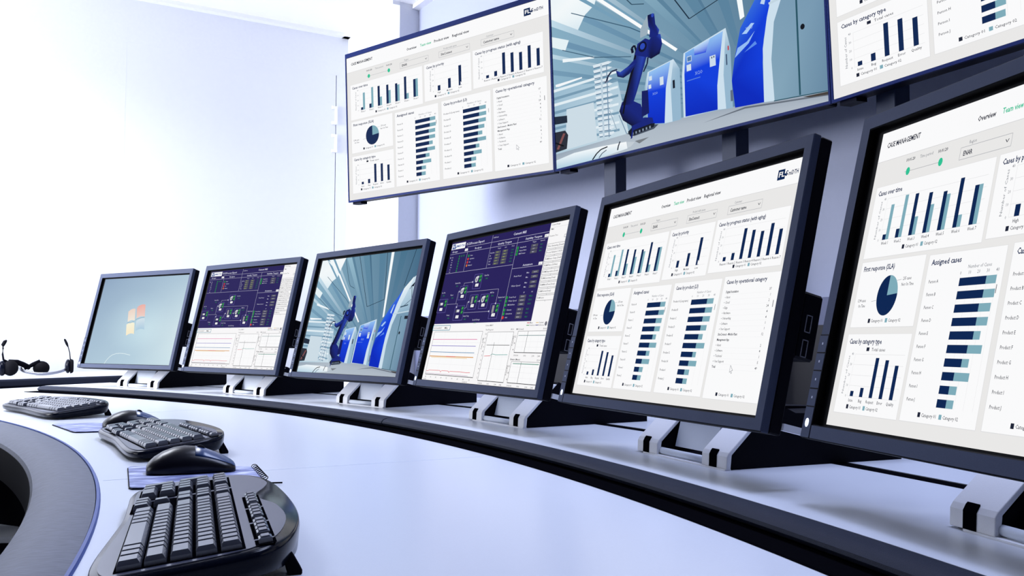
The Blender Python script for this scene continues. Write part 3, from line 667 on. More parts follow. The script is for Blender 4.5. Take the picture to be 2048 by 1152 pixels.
    c.path([(0.175, 0.002), (0.195, 0.030), (0.215, 0.046), (0.245, 0.052)], 0.006, S(14, 20, 32)); c.path([(0.205, 0.004), (0.220, 0.024), (0.240, 0.036)], 0.004, S(60, 76, 96)); c.path([(0.300, 0.062), (0.292, 0.040), (0.288, 0.020)], 0.005, S(30, 40, 56))
    # cabinets
    BL, BL2, HI, WH, WD = S(0, 40, 190), S(10, 62, 222), S(150, 196, 244), S(206, 226, 240), S(150, 184, 208)
    c.poly([(0.410, 0.30), (0.424, 0.372), (0.524, 0.392), (0.546, 0.335), (0.544, 0.090), (0.482, 0.090), (0.415, 0.110)], [WD, WH, WH, WD, WD, WD, WD])
    c.poly([(0.417, 0.112), (0.482, 0.094), (0.492, 0.264), (0.512, 0.385), (0.430, 0.368), (0.419, 0.27)], [BL, BL, BL2, HI, HI, BL2])
    c.poly([(0.482, 0.092), (0.512, 0.091), (0.510, 0.27), (0.524, 0.390), (0.512, 0.385), (0.492, 0.264)], WH)
    c.rect(0.518, 0.250, 0.526, 0.290, S(16, 24, 40))
    for x0, y0, x1, y1 in ((0.428, 0.325, 0.440, 0.347), (0.425, 0.285, 0.436, 0.305), (0.470, 0.285, 0.484, 0.325)): c.rect(x0, y0, x1, y1, S(214, 228, 240))
    c.poly([(0.553, 0.296), (0.562, 0.402), (0.709, 0.450), (0.722, 0.351), (0.722, 0.078), (0.672, 0.086), (0.553, 0.094)], [WH, WH, WH, WD, WD, WD, WH])
    c.poly([(0.560, 0.097), (0.672, 0.089), (0.674, 0.200), (0.686, 0.319), (0.700, 0.440), (0.568, 0.400), (0.562, 0.30)], [BL, BL, BL2, BL2, HI, S(120, 176, 238), BL2])
    c.poly([(0.600, 0.411), (0.655, 0.427), (0.640, 0.370), (0.600, 0.375)], [S(190, 220, 250), S(190, 220, 250), BL2, BL2])
    c.poly([(0.672, 0.088), (0.700, 0.083), (0.696, 0.24), (0.709, 0.450), (0.700, 0.440), (0.686, 0.319), (0.674, 0.200)], WH)
    c.rect(0.713, 0.345, 0.717, 0.365, S(196, 50, 60)); c.rect(0.706, 0.280, 0.710, 0.330, S(60, 80, 110)); c.rect(0.716, 0.110, 0.724, 0.160, S(96, 110, 132))
    c.rect(0.573, 0.352, 0.590, 0.380, S(196, 214, 232)); c.rect(0.575, 0.356, 0.588, 0.376, S(80, 120, 170)); c.rect(0.571, 0.310, 0.587, 0.340, S(214, 228, 242)); c.rect(0.652, 0.295, 0.672, 0.345, S(206, 222, 240))
    c.rect(0.658, 0.332, 0.661, 0.340, dk); c.rect(0.665, 0.333, 0.668, 0.341, dk)
    c.text('XCiO', 0.600, 0.280, 0.016, S(150, 180, 236), w=0.026); c.rect(0.570, 0.262, 0.618, 0.266, S(90, 130, 220)); c.text('XCiO', 0.440, 0.248, 0.012, S(150, 180, 236), w=0.020)
    c.poly([(0.838, 0.482), (1.0, 0.506), (1.0, 0.043), (0.848, 0.060), (0.812, 0.066), (0.819, 0.338)], [S(126, 160, 184), S(118, 152, 178), S(104, 138, 164), S(134, 168, 188), WD, S(130, 164, 186)])
    c.poly([(0.838, 0.482), (0.886, 0.625), (0.958, 0.765), (0.983, 0.785), (1.0, 0.740), (1.0, 0.506)], [S(150, 184, 206), S(190, 216, 232), S(220, 236, 244), S(206, 226, 238), S(160, 192, 212), S(140, 174, 198)])
    c.poly([(0.729, 0.076), (0.819, 0.066), (0.820, 0.240), (0.826, 0.340), (0.846, 0.470), (0.886, 0.600), (0.900, 0.690), (0.813, 0.545), (0.756, 0.424), (0.733, 0.291), (0.722, 0.201)], [BL, BL, BL2, BL2, BL2, BL, S(60, 110, 220), S(60, 110, 224), S(40, 96, 222), BL2, BL])
    c.poly([(0.819, 0.066), (0.850, 0.060), (0.846, 0.243), (0.858, 0.400), (0.905, 0.575), (0.960, 0.728), (0.966, 0.778), (0.900, 0.690), (0.862, 0.560), (0.838, 0.430), (0.822, 0.300)], [WH] * 5 + [WH] + [S(236, 246, 250)] * 2 + [WH] * 3)
    c.poly([(0.735, 0.300), (0.780, 0.345), (0.800, 0.390), (0.775, 0.355), (0.745, 0.340)], S(150, 190, 246)); c.poly([(0.760, 0.395), (0.790, 0.430), (0.800, 0.425), (0.775, 0.390)], S(170, 206, 250)); c.poly([(0.765, 0.310), (0.800, 0.345), (0.805, 0.330)], S(90, 140, 236))
    c.poly([(0.820, 0.500), (0.838, 0.560), (0.846, 0.565), (0.832, 0.490)], S(190, 214, 242)); c.text('XCiO', 0.772, 0.405, 0.014, S(170, 196, 240), w=0.022)
    c.path([(0.924, 0.470), (0.923, 0.056)], 0.005, S(40, 84, 100)); c.path([(0.848, 0.060), (0.922, 0.052), (1.0, 0.043)], 0.004, S(40, 84, 100)); c.disc(0.938, 0.338, 0.006, 0.012, S(14, 18, 26))
    c.path([(0.845, 0.486), (1.0, 0.508)], 0.010, S(196, 216, 228)); c.rect(0.955, 0.445, 0.985, 0.470, S(30, 34, 48)); c.poly([(0.955, 0.70), (0.985, 0.735), (0.980, 0.70)], S(20, 28, 44)); c.path([(0.95, 0.68), (0.965, 0.70), (0.985, 0.60), (0.93, 0.55)], 0.004, S(60, 76, 96)); c.rect(0.985, 0.585, 0.993, 0.60, S(190, 60, 60)); c.poly([(0.90, 0.545), (0.965, 0.56), (0.963, 0.55), (0.90, 0.535)], S(60, 84, 104))
    # robot arm
    RB, RD, RH = S(18, 34, 122), S(6, 10, 46), S(42, 72, 184)
    c.poly([(0.345, 0.072), (0.440, 0.090), (0.445, 0.108), (0.36, 0.125), (0.335, 0.10)], S(18, 24, 40))
    for i in range(6): c.rect(0.352 + 0.014 * i, 0.078 + 0.002 * i, 0.358 + 0.014 * i, 0.090 + 0.002 * i, S(130, 146, 166))
    c.poly([(0.345, 0.060), (0.352, 0.100), (0.358, 0.100), (0.352, 0.062)], RB)
    c.poly([(0.352, 0.100), (0.440, 0.112), (0.436, 0.138), (0.405, 0.150), (0.350, 0.140)], RB)
    c.poly([(0.352, 0.125), (0.316, 0.167), (0.302, 0.219), (0.315, 0.262), (0.350, 0.262), (0.392, 0.222), (0.402, 0.175), (0.398, 0.135)], [RD, RD, RD, RB, RB, RB, RH, RB])
    c.poly([(0.394, 0.155), (0.424, 0.165), (0.423, 0.282), (0.398, 0.286)], S(14, 24, 96))
    c.poly([(0.315, 0.245), (0.334, 0.31), (0.363, 0.43), (0.378, 0.500), (0.418, 0.500), (0.424, 0.455), (0.398, 0.36), (0.378, 0.290), (0.360, 0.235)], [RD, RD, RD, RB, RH, RB, RB, RB, RB])
    c.path([(0.318, 0.20), (0.335, 0.30), (0.368, 0.42), (0.382, 0.50), (0.376, 0.53)], 0.007, S(6, 8, 26))
    c.poly([(0.376, 0.480), (0.388, 0.532), (0.420, 0.545), (0.446, 0.520), (0.452, 0.478), (0.424, 0.447)], RB); c.disc(0.408, 0.508, 0.017, 0.026, RD); c.disc(0.408, 0.510, 0.010, 0.016, RH)
    c.poly([(0.424, 0.449), (0.440, 0.432), (0.474, 0.442), (0.485, 0.487), (0.480, 0.536), (0.452, 0.555), (0.430, 0.520)], [RB, RD, RD, RB, RH, RB, RB])
    c.poly([(0.436, 0.540), (0.440, 0.580), (0.431, 0.610), (0.433, 0.655), (0.446, 0.655), (0.459, 0.650), (0.462, 0.595), (0.476, 0.560), (0.470, 0.535)], [RB, RB, RB, RD, RB, RB, RB, RH, RB]); c.disc(0.452, 0.645, 0.005, 0.010, RH)
    c.poly([(0.400, 0.555), (0.402, 0.600), (0.432, 0.655), (0.434, 0.600), (0.430, 0.560)], S(156, 176, 190))
    c.poly([(0.376, 0.460), (0.345, 0.435), (0.312, 0.420), (0.294, 0.438), (0.300, 0.402), (0.325, 0.385), (0.352, 0.395), (0.384, 0.440)], [RB, RB, RH, RB, RD, RD, RB, RB])
    c.path([(0.300, 0.440), (0.275, 0.440), (0.258, 0.420), (0.253, 0.400), (0.245, 0.392)], 0.008, S(30, 40, 70)); c.path([(0.262, 0.396), (0.246, 0.394)], 0.006, S(110, 120, 140))
    c.path([(0.376, 0.530), (0.364, 0.522), (0.368, 0.495)], 0.010, S(10, 14, 40)); c.path([(0.428, 0.445), (0.424, 0.415), (0.408, 0.38)], 0.006, S(20, 26, 60))
    return c

def start_screen():
    c = Canvas(); S = srgb
    N = 12
    def colr(x, y):
        dist = math.hypot((x - 0.62) * 0.9, y - 0.38)
        base = (140, 164, 192); mid = (200, 226, 236); hi = (226, 242, 243)
        t = max(0, min(1, 1 - dist / 0.62))
        q = max(0, min(1, (x * 0.5 + (1 - y) * 0.5)))
        a = [b0 + (m0 - b0) * min(1, max(t, q * 0.8) ** 0.65) for b0, m0 in zip(base, mid)]
        u = max(0, min(1, (x - 0.55) * 1.3)) * max(0, min(1, 1.2 - abs(y - 0.30) * 1.6))
        return S(*[v + (h0 - v) * u for v, h0 in zip(a, hi)])
    for i in range(N):
        for j in range(N):
            P = [(i / N, j / N), ((i + 1) / N, j / N), ((i + 1) / N, (j + 1) / N), (i / N, (j + 1) / N)]
            y = -0.00001; k = len(c.v)
            c.v += [(p[0], y, p[1]) for p in P]; c.f.append([k, k + 1, k + 2, k + 3]); c.c.append([colr(*p) for p in P])
    c.n = 3
    def pane(a, b, d, e, c0, c1):      # waving quarter: top-left, top-right, bottom-right, bottom-left
        top = [(a[0] + (b[0] - a[0]) * t, a[1] + (b[1] - a[1]) * t + 0.016 * math.sin(t * math.pi)) for t in (0, .25, .5, .75, 1)]
        bot = [(d[0] + (e[0] - d[0]) * t, d[1] + (e[1] - d[1]) * t + 0.016 * math.sin((1 - t) * math.pi)) for t in (0, .25, .5, .75, 1)]
        c.poly(top + bot, [c0] * 5 + [c1] * 5)
    pane((0.384, 0.600), (0.462, 0.630), (0.485, 0.492), (0.404, 0.478), S(238, 214, 200), S(242, 234, 220))
    pane((0.473, 0.648), (0.567, 0.676), (0.592, 0.535), (0.500, 0.520), S(238, 178, 168), S(240, 208, 198))
    pane((0.398, 0.450), (0.490, 0.466), (0.514, 0.340), (0.424, 0.322), S(248, 244, 220), S(250, 236, 204))
    pane((0.506, 0.488), (0.597, 0.516), (0.620, 0.390), (0.524, 0.378), S(214, 228, 236), S(176, 206, 226))
    c.path([(0.404, 0.476), (0.44, 0.470), (0.485, 0.490), (0.51, 0.515), (0.55, 0.525), (0.592, 0.533)], 0.008, S(150, 184, 204))
    c.path([(0.490, 0.648), (0.470, 0.640), (0.516, 0.350)], 0.006, S(176, 206, 220))
    c.path([(0.245, 0.0), (0.265, 0.042), (0.29, 0.078), (0.32, 0.102), (0.359, 0.116), (0.41, 0.121), (0.466, 0.116), (0.53, 0.102)], 0.007, S(222, 238, 242))
    return c

DASH = dashboard().mesh('dashboard_picture'); PROC = process_screen().mesh('process_picture'); HALL = plant_picture().mesh('plant_picture'); START = start_screen().mesh('start_picture')
WIDE = dashboard(0.09).mesh('dashboard_picture_wide')

# ------------------------------------------------------------------ desk monitors
TILT = 0.2387
W2, MH, BZ = 0.28, 0.378, 0.073
def T(u, v, d):     # across, up the tilted face, depth behind the face -> monitor frame (base on the shelf)
    return (u, v * math.sin(TILT) + d * math.cos(TILT), BZ + v * math.cos(TILT) - d * math.sin(TILT))
TM = Matrix(((1, 0, 0, 0), (0, math.cos(TILT), math.sin(TILT), 0), (0, -math.sin(TILT), math.cos(TILT), BZ), (0, 0, 0, 1)))   # (u, d, v) -> frame
def frame_mesh(b, w2, h, il, ir, ib, it, d0, d1, Tm):
    """front frame with an opening (il..ir, ib..it)"""
    o = [(-w2, 0), (w2, 0), (w2, h), (-w2, h)]; i = [(il, ib), (ir, ib), (ir, it), (il, it)]
    V = lambda L, d: [b.bm.verts.new(Tm(p[0], p[1], d)) for p in L]
    of, inf, ob, inb = V(o, d0), V(i, d0), V(o, d1), V(i, d1)
    for k in range(4):
        j = (k + 1) % 4
        b.bm.faces.new((of[k], of[j], inf[j], inf[k])); b.bm.faces.new((ob[j], ob[k], inb[k], inb[j]))
        b.bm.faces.new((of[j], of[k], ob[k], ob[j])); b.bm.faces.new((inf[k], inf[j], inb[j], inb[k]))
def monitor_parts(root):
    b = MB(); frame_mesh(b, W2, MH, -0.262, 0.2645, 0.0165, 0.3595, 0.0, 0.012, T); bo = b.build('bezel', 'bezel', root, bevel=0.0012, seg=1)
    bo.data.materials.append(M['panel_dark'])
    for f in bo.data.polygons:      # the recess inside the frame is black
        if abs(f.center.x) < 0.266 and (Vector(f.normal) - Vector((0, -math.cos(TILT), math.sin(TILT)))).length > 0.3: f.material_index = 1
    b = MB(); b.box(-0.2635, 0.266, 0.0085, 0.0119, 0.015, 0.361, lambda x, y, z: T(x, z, y)); b.build('panel', 'panel_dark', root)
    b = MB(); b.box(-W2 + 0.0005, W2 - 0.0005, 0.0121, 0.031, 0.0005, MH - 0.0005, lambda x, y, z: T(x, z, y))
    cs = b.build('housing', 'case', root, bevel=0.002, seg=1)
    b = MB(); b.box(-0.273, 0.2765, 0.0312, 0.062, 0.098, 0.182, lambda x, y, z: T(x, z, y))
    b.box(-0.16, 0.16, 0.0312, 0.055, 0.02, 0.098, lambda x, y, z: T(x, z, y)); hub = b.build('connector_hub', 'case', cs, bevel=0.003, seg=1)
    for v in (0.143, 0.112):      # outlined sockets on the right end of the hub (a sub-part of the housing)
        b = MB(); t = 0.0012
        for u0, y0, y1, z0, z1 in ((0, 0.040, 0.0412, v - 0.011, v + 0.011), (0, 0.048, 0.0492, v - 0.011, v + 0.011), (0, 0.040, 0.0492, v + 0.0098, v + 0.011), (0, 0.040, 0.0492, v - 0.011, v - 0.0098)):
            b.box(0.2764, 0.2769, y0, y1, z0, z1, lambda x, y, z: T(x, z, y))
        b.build('usb_port', 'port', cs)
    b = MB(); b.box(0.2700, 0.2815, 0.0312, 0.066, 0.0080, 0.0165, lambda x, y, z: T(x, z, y)); b.build('side_tab', 'silver', cs)
    # buttons down the lower left edge of the bezel, power light in the corner
    b = MB(); b.box(-0.2797, -0.2622, -0.0002, 0.0003, 0.0008, 0.1185, lambda x, y, z: T(x, z, y)); b.build('button_surround', 'panel_dark', root)
    for i in range(4):
        b = MB(); v = 0.036 + 0.0205 * i
        b.box(-0.2796, -0.2632, -0.0006, 0.0004, v + 0.0006, v + 0.0195, lambda x, y, z: T(x, z, y)); bt = b.build('button', 'bezel', root)
        b = MB(); b.box(-0.2722, -0.2702, -0.0009, -0.0007, v + 0.009, v + 0.0115, lambda x, y, z: T(x, z, y)); b.build('symbol', 'glyph', bt)
    b = MB(); b.box(-0.2796, -0.2632, -0.0006, 0.0004, 0.0010, 0.0352, lambda x, y, z: T(x, z, y)); pb = b.build('power_button', 'bezel', root)
    b = MB(); b.ellipsoid((0, 0, 0), 0.0034, 0.0007, 0.0050, 16, 8)
    for vtx in b.bm.verts: vtx.co = Vector(T(vtx.co.x - 0.2712, vtx.co.z + 0.0175, vtx.co.y - 0.0009))
    b.build('power_light', 'led', pb, smooth=True)
    # stand: wedge base, two silver arms with dark slots, hinge plate and bar
    cx = -0.013
    side = [(0.080, 0.0), (0.400, 0.0), (0.400, 0.068), (0.200, 0.076), (0.165, 0.092), (0.122, 0.053), (0.086, 0.018)]
    b = MB()
    for s in (-1, 1):
        u0, u1 = (cx - 0.116, cx - 0.064) if s < 0 else (cx + 0.064, cx + 0.116)
        b.prism([(y, z) for y, z in side], u0, u1, lambda y, z, h: (h, y, z))
    b.box(cx - 0.064, cx + 0.064, 0.20, 0.399, 0.0, 0.066); b.box(cx - 0.064, cx + 0.064, 0.10, 0.20, 0.0, 0.004)
    st = b.build('stand', 'case', root)
    for s in (-1, 1):
        u0, u1 = (cx - 0.1215, cx - 0.061) if s < 0 else (cx + 0.061, cx + 0.1215)
        arm = [(0.0745, 0.0015), (0.0755, 0.019), (0.079, 0.0245), (0.150, 0.088), (0.157, 0.088), (0.084, 0.021), (0.0815, 0.0015)]
        b = MB(); b.prism(arm, u0, u1, lambda y, z, h: (h, y, z)); b.build('silver_arm', 'silver', st, bevel=0.0012, seg=2)
        us = (u0 + u1) / 2 - 0.002
        sl = [(0.0735, 0.002), (0.0744, 0.0195), (0.0778, 0.0252), (0.0800, 0.0272), (0.0800, 0.002)]
        b = MB(); b.prism(sl, us - 0.0085, us + 0.0085, lambda y, z, h: (h, y, z)); b.build('slot_insert', 'slot', st)
    b = MB(); b.prism([(0.106, 0.014), (0.110, 0.013), (0.128, 0.078), (0.123, 0.078)], cx - 0.057, cx + 0.050, lambda y, z, h: (h, y, z)); b.build('hinge_plate', 'greyplate', st)
    b = MB(); b.tube([(cx - 0.062, 0.084, 0.0075), (cx + 0.062, 0.084, 0.0075)], 0.0055, 12); b.build('hinge_bar', 'greyplate', st, smooth=True)
    b = MB(); b.box(cx - 0.100, cx + 0.121, 0.0725, 0.082, 0.0, 0.0022); b.build('base_strip', 'silver', st)
    b = MB(); b.box(cx + 0.100, cx + 0.108, 0.4005, 0.406, 0.0, 0.066); b.build('rear_edge_highlight', 'silver', st)  # pale strip modelled for the highlight on the black block's rear edge
MONS = [(-1.4450, 3.3568, -0.5625), (-0.9271, 2.9287, -0.7209), (-0.4691, 2.4461, -0.8426), (-0.0951, 1.9198, -1.0414), (0.1877, 1.3383, -1.1786), (0.3850, 0.7489, -1.3504)]
MLAB = ['black-framed monitor showing pale blue start-up screen with four-colour flag, far left',
        'black-framed monitor with purple process diagram, next to the pale blue start-up screen',
        'black-framed monitor showing the blue robot arm and blue cabinets picture on the desk shelf',
        'black-framed monitor with purple process diagram, between robot picture and white case dashboard',
        'large black-framed monitor with the whole white case management dashboard in view on the shelf',
        'nearest black-framed monitor, cut off by right edge of photo, showing part of a white dashboard']
first = None
def place_picture(me, root, M4, u0, u1, v0, v1, src, d):
    """src = (a0,a1,b0,b1) area of the picture mesh mapped onto u0..u1, v0..v1 at depth d"""
    o = bpy.data.objects.new('screen', me); COL.objects.link(o); o.parent = root
    sx = (u1 - u0) / (src[1] - src[0]); sz = (v1 - v0) / (src[3] - src[2])
    loc = Matrix.Translation((u0 - src[0] * sx, d, v0 - src[2] * sz)) @ Matrix.Diagonal((sx, 1, sz, 1))
    o.matrix_local = M4 @ loc
    return o
CAN = (0.033, 0.545, 0.0195, 0.3530); UNIT = (0, 1, 0, 1)
for i, (x, y, a) in enumerate(MONS):
    root = thing('desktop_monitor', MLAB[i], 'monitor', (x, y, SZ), a, 'monitors along the curved shelf')
    if i == 0:
        monitor_parts(root); first = root; kids = list(root.children)
    else:
        for ch in kids: copy_child(ch, root)
    me, src, uv = ((START, UNIT, (-0.251, 0.262, 0.0185, 0.357)), (PROC, UNIT, (-0.249, 0.2625, 0.018, 0.357)), (HALL, UNIT, (-0.2475, 0.2635, 0.017, 0.355)),
                   (PROC, UNIT, (-0.2535, 0.2635, 0.0172, 0.3543)), (DASH, CAN, (-0.247, 0.265, 0.0195, 0.3530)), (WIDE, CAN, (-0.247, 0.2036, 0.0195, 0.3530)))[i]
    place_picture(me, root, TM, uv[0], uv[1], uv[2], uv[3], src, 0.0079)

# ------------------------------------------------------------------ big displays on posts
K = 1.21 / 1.04
TVT = -0.0437
TVW, TVH = 1.21, 0.5949 * K
def TT(u, v, d): return (u, v * math.sin(TVT) + d * math.cos(TVT), v * math.cos(TVT) - d * math.sin(TVT))
TTM = Matrix(((1, 0, 0, 0), (0, math.cos(TVT), math.sin(TVT), 0), (0, -math.sin(TVT), math.cos(TVT), 0), (0, 0, 0, 1)))
P0 = Vector((-0.6546, 3.5809)) * K; TVZ = EYE + 0.5441 * K
TLAB = ['large wide display high on the left showing the full white case management dashboard',
        'large wide display in the middle of the high row, showing robot arm and cabinets',
        'large wide display at top right, cut by photo edges, showing part of white dashboard']
tv0 = None
for i, yaw in enumerate((-0.7033, -0.9593, -1.1348)):
    ud = Vector((math.cos(yaw), math.sin(yaw)))
    c0 = P0 + ud * TVW / 2
    root = thing('large_display', TLAB[i], 'display', (c0.x, c0.y, TVZ), yaw, 'row of large wide displays')
    if i == 0:
        w2 = TVW / 2 - 0.0016
        b = MB(); frame_mesh(b, w2, TVH, -w2 + 0.006, w2 - 0.006, 0.0085, TVH - 0.020, 0.0, 0.010, TT); b.build('bezel', 'tvbezel', root)
        b = MB(); b.box(-w2 + 0.006, w2 - 0.006, 0.004, 0.0099, 0.0085, TVH - 0.020, lambda x, y, z: TT(x, z, y)); b.build('panel', 'panel_dark', root)
        b = MB(); b.box(-w2 + 0.016, w2 - 0.016, 0.0101, 0.055, 0.001, TVH - 0.001, lambda x, y, z: TT(x, z, y)); hs = b.build('housing', 'tvcase', root, bevel=0.003, seg=1)
        b = MB(); b.box(-w2 + 0.018, -w2 + 0.075, 0.012, 0.050, -0.010, 0.001, lambda x, y, z: TT(x, z, y)); b.build('corner_clip', 'tvcase', root)
        kids = list(root.children)
    else:
        for ch in kids: copy_child(ch, root)
    w = TVW / 2 - 0.0075
    me, src = ((DASH, CAN), (HALL, UNIT), (DASH, CAN))[i]
    place_picture(me, root, TTM, -w, w, 0.0088, TVH - 0.0205, src, 0.0038)
    P0 = P0 + ud * TVW
# posts behind the displays
for x, y, rz, s, lab in ((0.376, 3.267, R(-3), 0.058, 'dark square steel post under the left half of the robot picture display'),
                         (0.711, 2.848, R(-10), 0.060, 'dark square steel post under the right half of the robot picture display'),
                         (1.005, 2.353, R(-16), 0.060, 'dark square steel post under the cut-off dashboard display at top right')):
    root = thing('support_post', lab, 'post', (x, y, 0), rz + R(45), 'posts carrying the large displays')
    b = MB(); b.box(-s / 2, s / 2, -s / 2, s / 2, 0.008, 2.25); b.build('post', 'steel', root, bevel=0.002, seg=1)
    b = MB(); b.box(-0.09, 0.09, -0.09, 0.09, 0.0, 0.008); b.build('foot_plate', 'steel', root)

# ------------------------------------------------------------------ keyboards
def smooth_loop(pts, n=6):
    out = []; N = len(pts)
    for i in range(N):
        p0, p1, p2, p3 = (Vector(pts[(i + k - 1) % N]) for k in range(4))
        for t in [k / n for k in range(n)]:
            out.append(0.5 * ((2 * p1) + (p2 - p0) * t + (2 * p0 - 5 * p1 + 4 * p2 - p3) * t * t + (3 * p1 - p0 - 3 * p2 + p3) * t ** 3))
    return out
def deck_z(D): return 0.0185 + (D + 0.10) * 0.125
# outline in (L along the keyboard, D away from the user)
OUT = [(-0.280, -0.070), (-0.277, -0.094), (-0.245, -0.106), (-0.19, -0.107), (-0.10, -0.101), (-0.02, -0.096), (0.07, -0.097), (0.135, -0.097), (0.172, -0.086), (0.184, -0.05),
       (0.180, -0.01), (0.155, 0.030), (0.105, 0.052), (0.03, 0.064), (-0.08, 0.070), (-0.17, 0.068), (-0.232, 0.056), (-0.268, 0.036), (-0.280, 0.0)]
DECK = [(-0.274, -0.072), (-0.270, -0.090), (-0.243, -0.099), (-0.19, -0.100), (-0.10, -0.094), (-0.02, -0.089), (0.07, -0.090), (0.135, -0.090), (0.165, -0.081), (0.176, -0.05),
        (0.172, -0.01), (0.148, 0.026), (0.100, 0.046), (0.055, 0.054), (0.020, 0.048), (-0.010, 0.038), (-0.045, 0.040), (-0.09, 0.052), (-0.16, 0.056), (-0.222, 0.046), (-0.258, 0.028), (-0.272, 0.0)]
KEYMESH = {}
def key_mesh(l, dd, tall):
    k = (round(l, 4), round(dd, 4), tall)
    if k not in KEYMESH:
        b = MB(); hl, hd = l / 2 - 0.0015, dd / 2 - 0.0007; i = 0.0019; j = 0.0011
        rings = []
        for s, z in ((0.0, -0.003), (0.25, 0.0045), (0.9, tall - 0.0012), (1.25, tall)):
            rings.append([(-hl + j * s, -hd + i * s * 1.2, z), (hl - j * s, -hd + i * s * 1.2, z), (hl - j * s, hd - i * s * 1.2, z), (-hl + j * s, hd - i * s * 1.2, z)])
        b.rings(rings); bmesh.ops.recalc_face_normals(b.bm, faces=b.bm.faces[:])
        me = bpy.data.meshes.new('key'); b.bm.to_mesh(me); b.bm.free(); me.materials.append(M['keycap']); KEYMESH[k] = me
    return KEYMESH[k]
def build_keyboard(root):
    lo = smooth_loop(OUT, 5)
    b = MB(); C = Vector((-0.05, -0.015))
    def ring(sc, zf): return [((C.x + (p.x - C.x) * sc), -(C.y + (p.y - C.y) * sc), zf(p.y)) for p in lo]
    b.rings([ring(0.93, lambda D: 0.0035 + max(0, D + 0.06) * 0.05), ring(0.985, lambda D: 0.0065 + max(0, D + 0.06) * 0.06), ring(1.0, lambda D: deck_z(D) - 0.006), ring(0.992, lambda D: deck_z(D) - 0.002), ring(0.975, lambda D: deck_z(D) - 0.0006)])
    b.build('base', 'gloss', root, smooth=True)
    b = MB(); ld = smooth_loop(DECK, 4)
    b.rings([[(p.x, -p.y, deck_z(p.y) - 0.002) for p in ld], [(p.x, -p.y, deck_z(p.y) + 0.0004) for p in ld]])
    b.build('deck', 'deck', root)
    b = MB()
    for l0, l1, d0, d1 in ((-0.266, 0.0, -0.086, 0.0145), (-0.009, 0.053, -0.090, 0.0145), (0.063, 0.141, -0.086, 0.0145), (-0.264, -0.2445, 0.0225, 0.0395), (-0.238, -0.172, 0.0225, 0.0395), (-0.164, -0.097, 0.0225, 0.0395), (-0.0895, -0.0225, 0.0225, 0.0395)):
        b.bm.faces.new([b.bm.verts.new((x, -y, deck_z(y) + 0.0008)) for x, y in ((l0, d0), (l1, d0), (l1, d1), (l0, d1))])
    b.build('key_well', 'slot', root)
    def key(L, D, l, dd=0.0185, tall=0.0085):
        o = bpy.data.objects.new('key', key_mesh(l, dd, tall)); COL.objects.link(o); o.parent = root
        o.location = (L, -D, deck_z(D)); o.rotation_euler = (-math.atan(0.125), 0, 0); return o
    p = 0.0168
    rowD = (-0.0745, -0.0548, -0.0353, -0.0158, 0.0037)
    X0 = -0.264
    def run(D, x, widths, dd=0.0187, q=p):
        for w_ in widths: key(x + w_ * q / 2, D, w_ * q, dd); x += w_ * q
        return x
    run(rowD[0], X0, (1.35, 1.1, 1.1, 6.0, 1.1, 1.1, 1.2, 1.45), 0.0205)
    run(rowD[1], X0, (2.1,) + (1,) * 10 + (2.5,))
    run(rowD[2], X0, (1.75,) + (1,) * 11 + (2.0,))
    run(rowD[3], X0, (1.5,) + (1,) * 12 + (1.3,))
    run(rowD[4], X0, (1,) * 13 + (1.8,))
    # cursor cluster and number block at the far end
    q = 0.0165
    run(rowD[0] - 0.004, -0.006, (1, 1, 1), 0.0187, q); key(0.018, rowD[1] - 0.004, q)
    for r in (2, 3): run(rowD[r], -0.006, (1.45, 1.45) if r == 2 else (1, 1, 1), 0.0187, q)
    run(rowD[4], -0.002, (1, 1, 1), 0.0187, q)
    q = 0.0180
    run(rowD[0], 0.066, (2, 1), 0.0187, q); run(rowD[1], 0.066, (1, 1, 1), 0.0187, q); run(rowD[2], 0.066, (1, 1, 1), 0.0187, q); run(rowD[3], 0.066, (1, 1, 1), 0.0187, q); run(rowD[4], 0.066, (1, 1, 1, 1), 0.0187, q)
    key(0.066 + 3.5 * q, (rowD[0] + rowD[1]) / 2, q, 0.0375); key(0.066 + 3.5 * q, (rowD[2] + rowD[3]) / 2, q, 0.0375)
    x = -0.262
    for g in (1, 4, 4, 4):
        for _ in range(g): key(x + 0.008, 0.0310, 0.0158, 0.0135, 0.0065); x += 0.0161
        x += 0.010
    for L in (-0.225, 0.10):
        b = MB(); b.prism([(-0.006, 0.0), (0.006, 0.0), (0.006, 0.004), (-0.004, 0.022), (-0.012, 0.022)], -0.008, 0.008, lambda y, z, h: (L + h, -0.058 - y, z)); b.build('foot', 'black', root, bevel=0.001, seg=1)
KB = [((-0.320, 1.000), 109.3, 'nearest black keyboard in front of the mouse at lower left'),
      ((-0.690, 1.800), 123.0, 'middle black keyboard between the two mice'),
      ((-1.286, 2.564), 135.0, 'farthest black keyboard, at left edge of photo in front of the headsets')]
for i, ((x, y), a, lab) in enumerate(KB):
    root = thing('keyboard', lab, 'keyboard', (x, y, DZ), R(a), 'keyboards along the desk')
    if i == 0: build_keyboard(root); kids = list(root.children)
    else:
        for ch in kids: copy_child(ch, root)

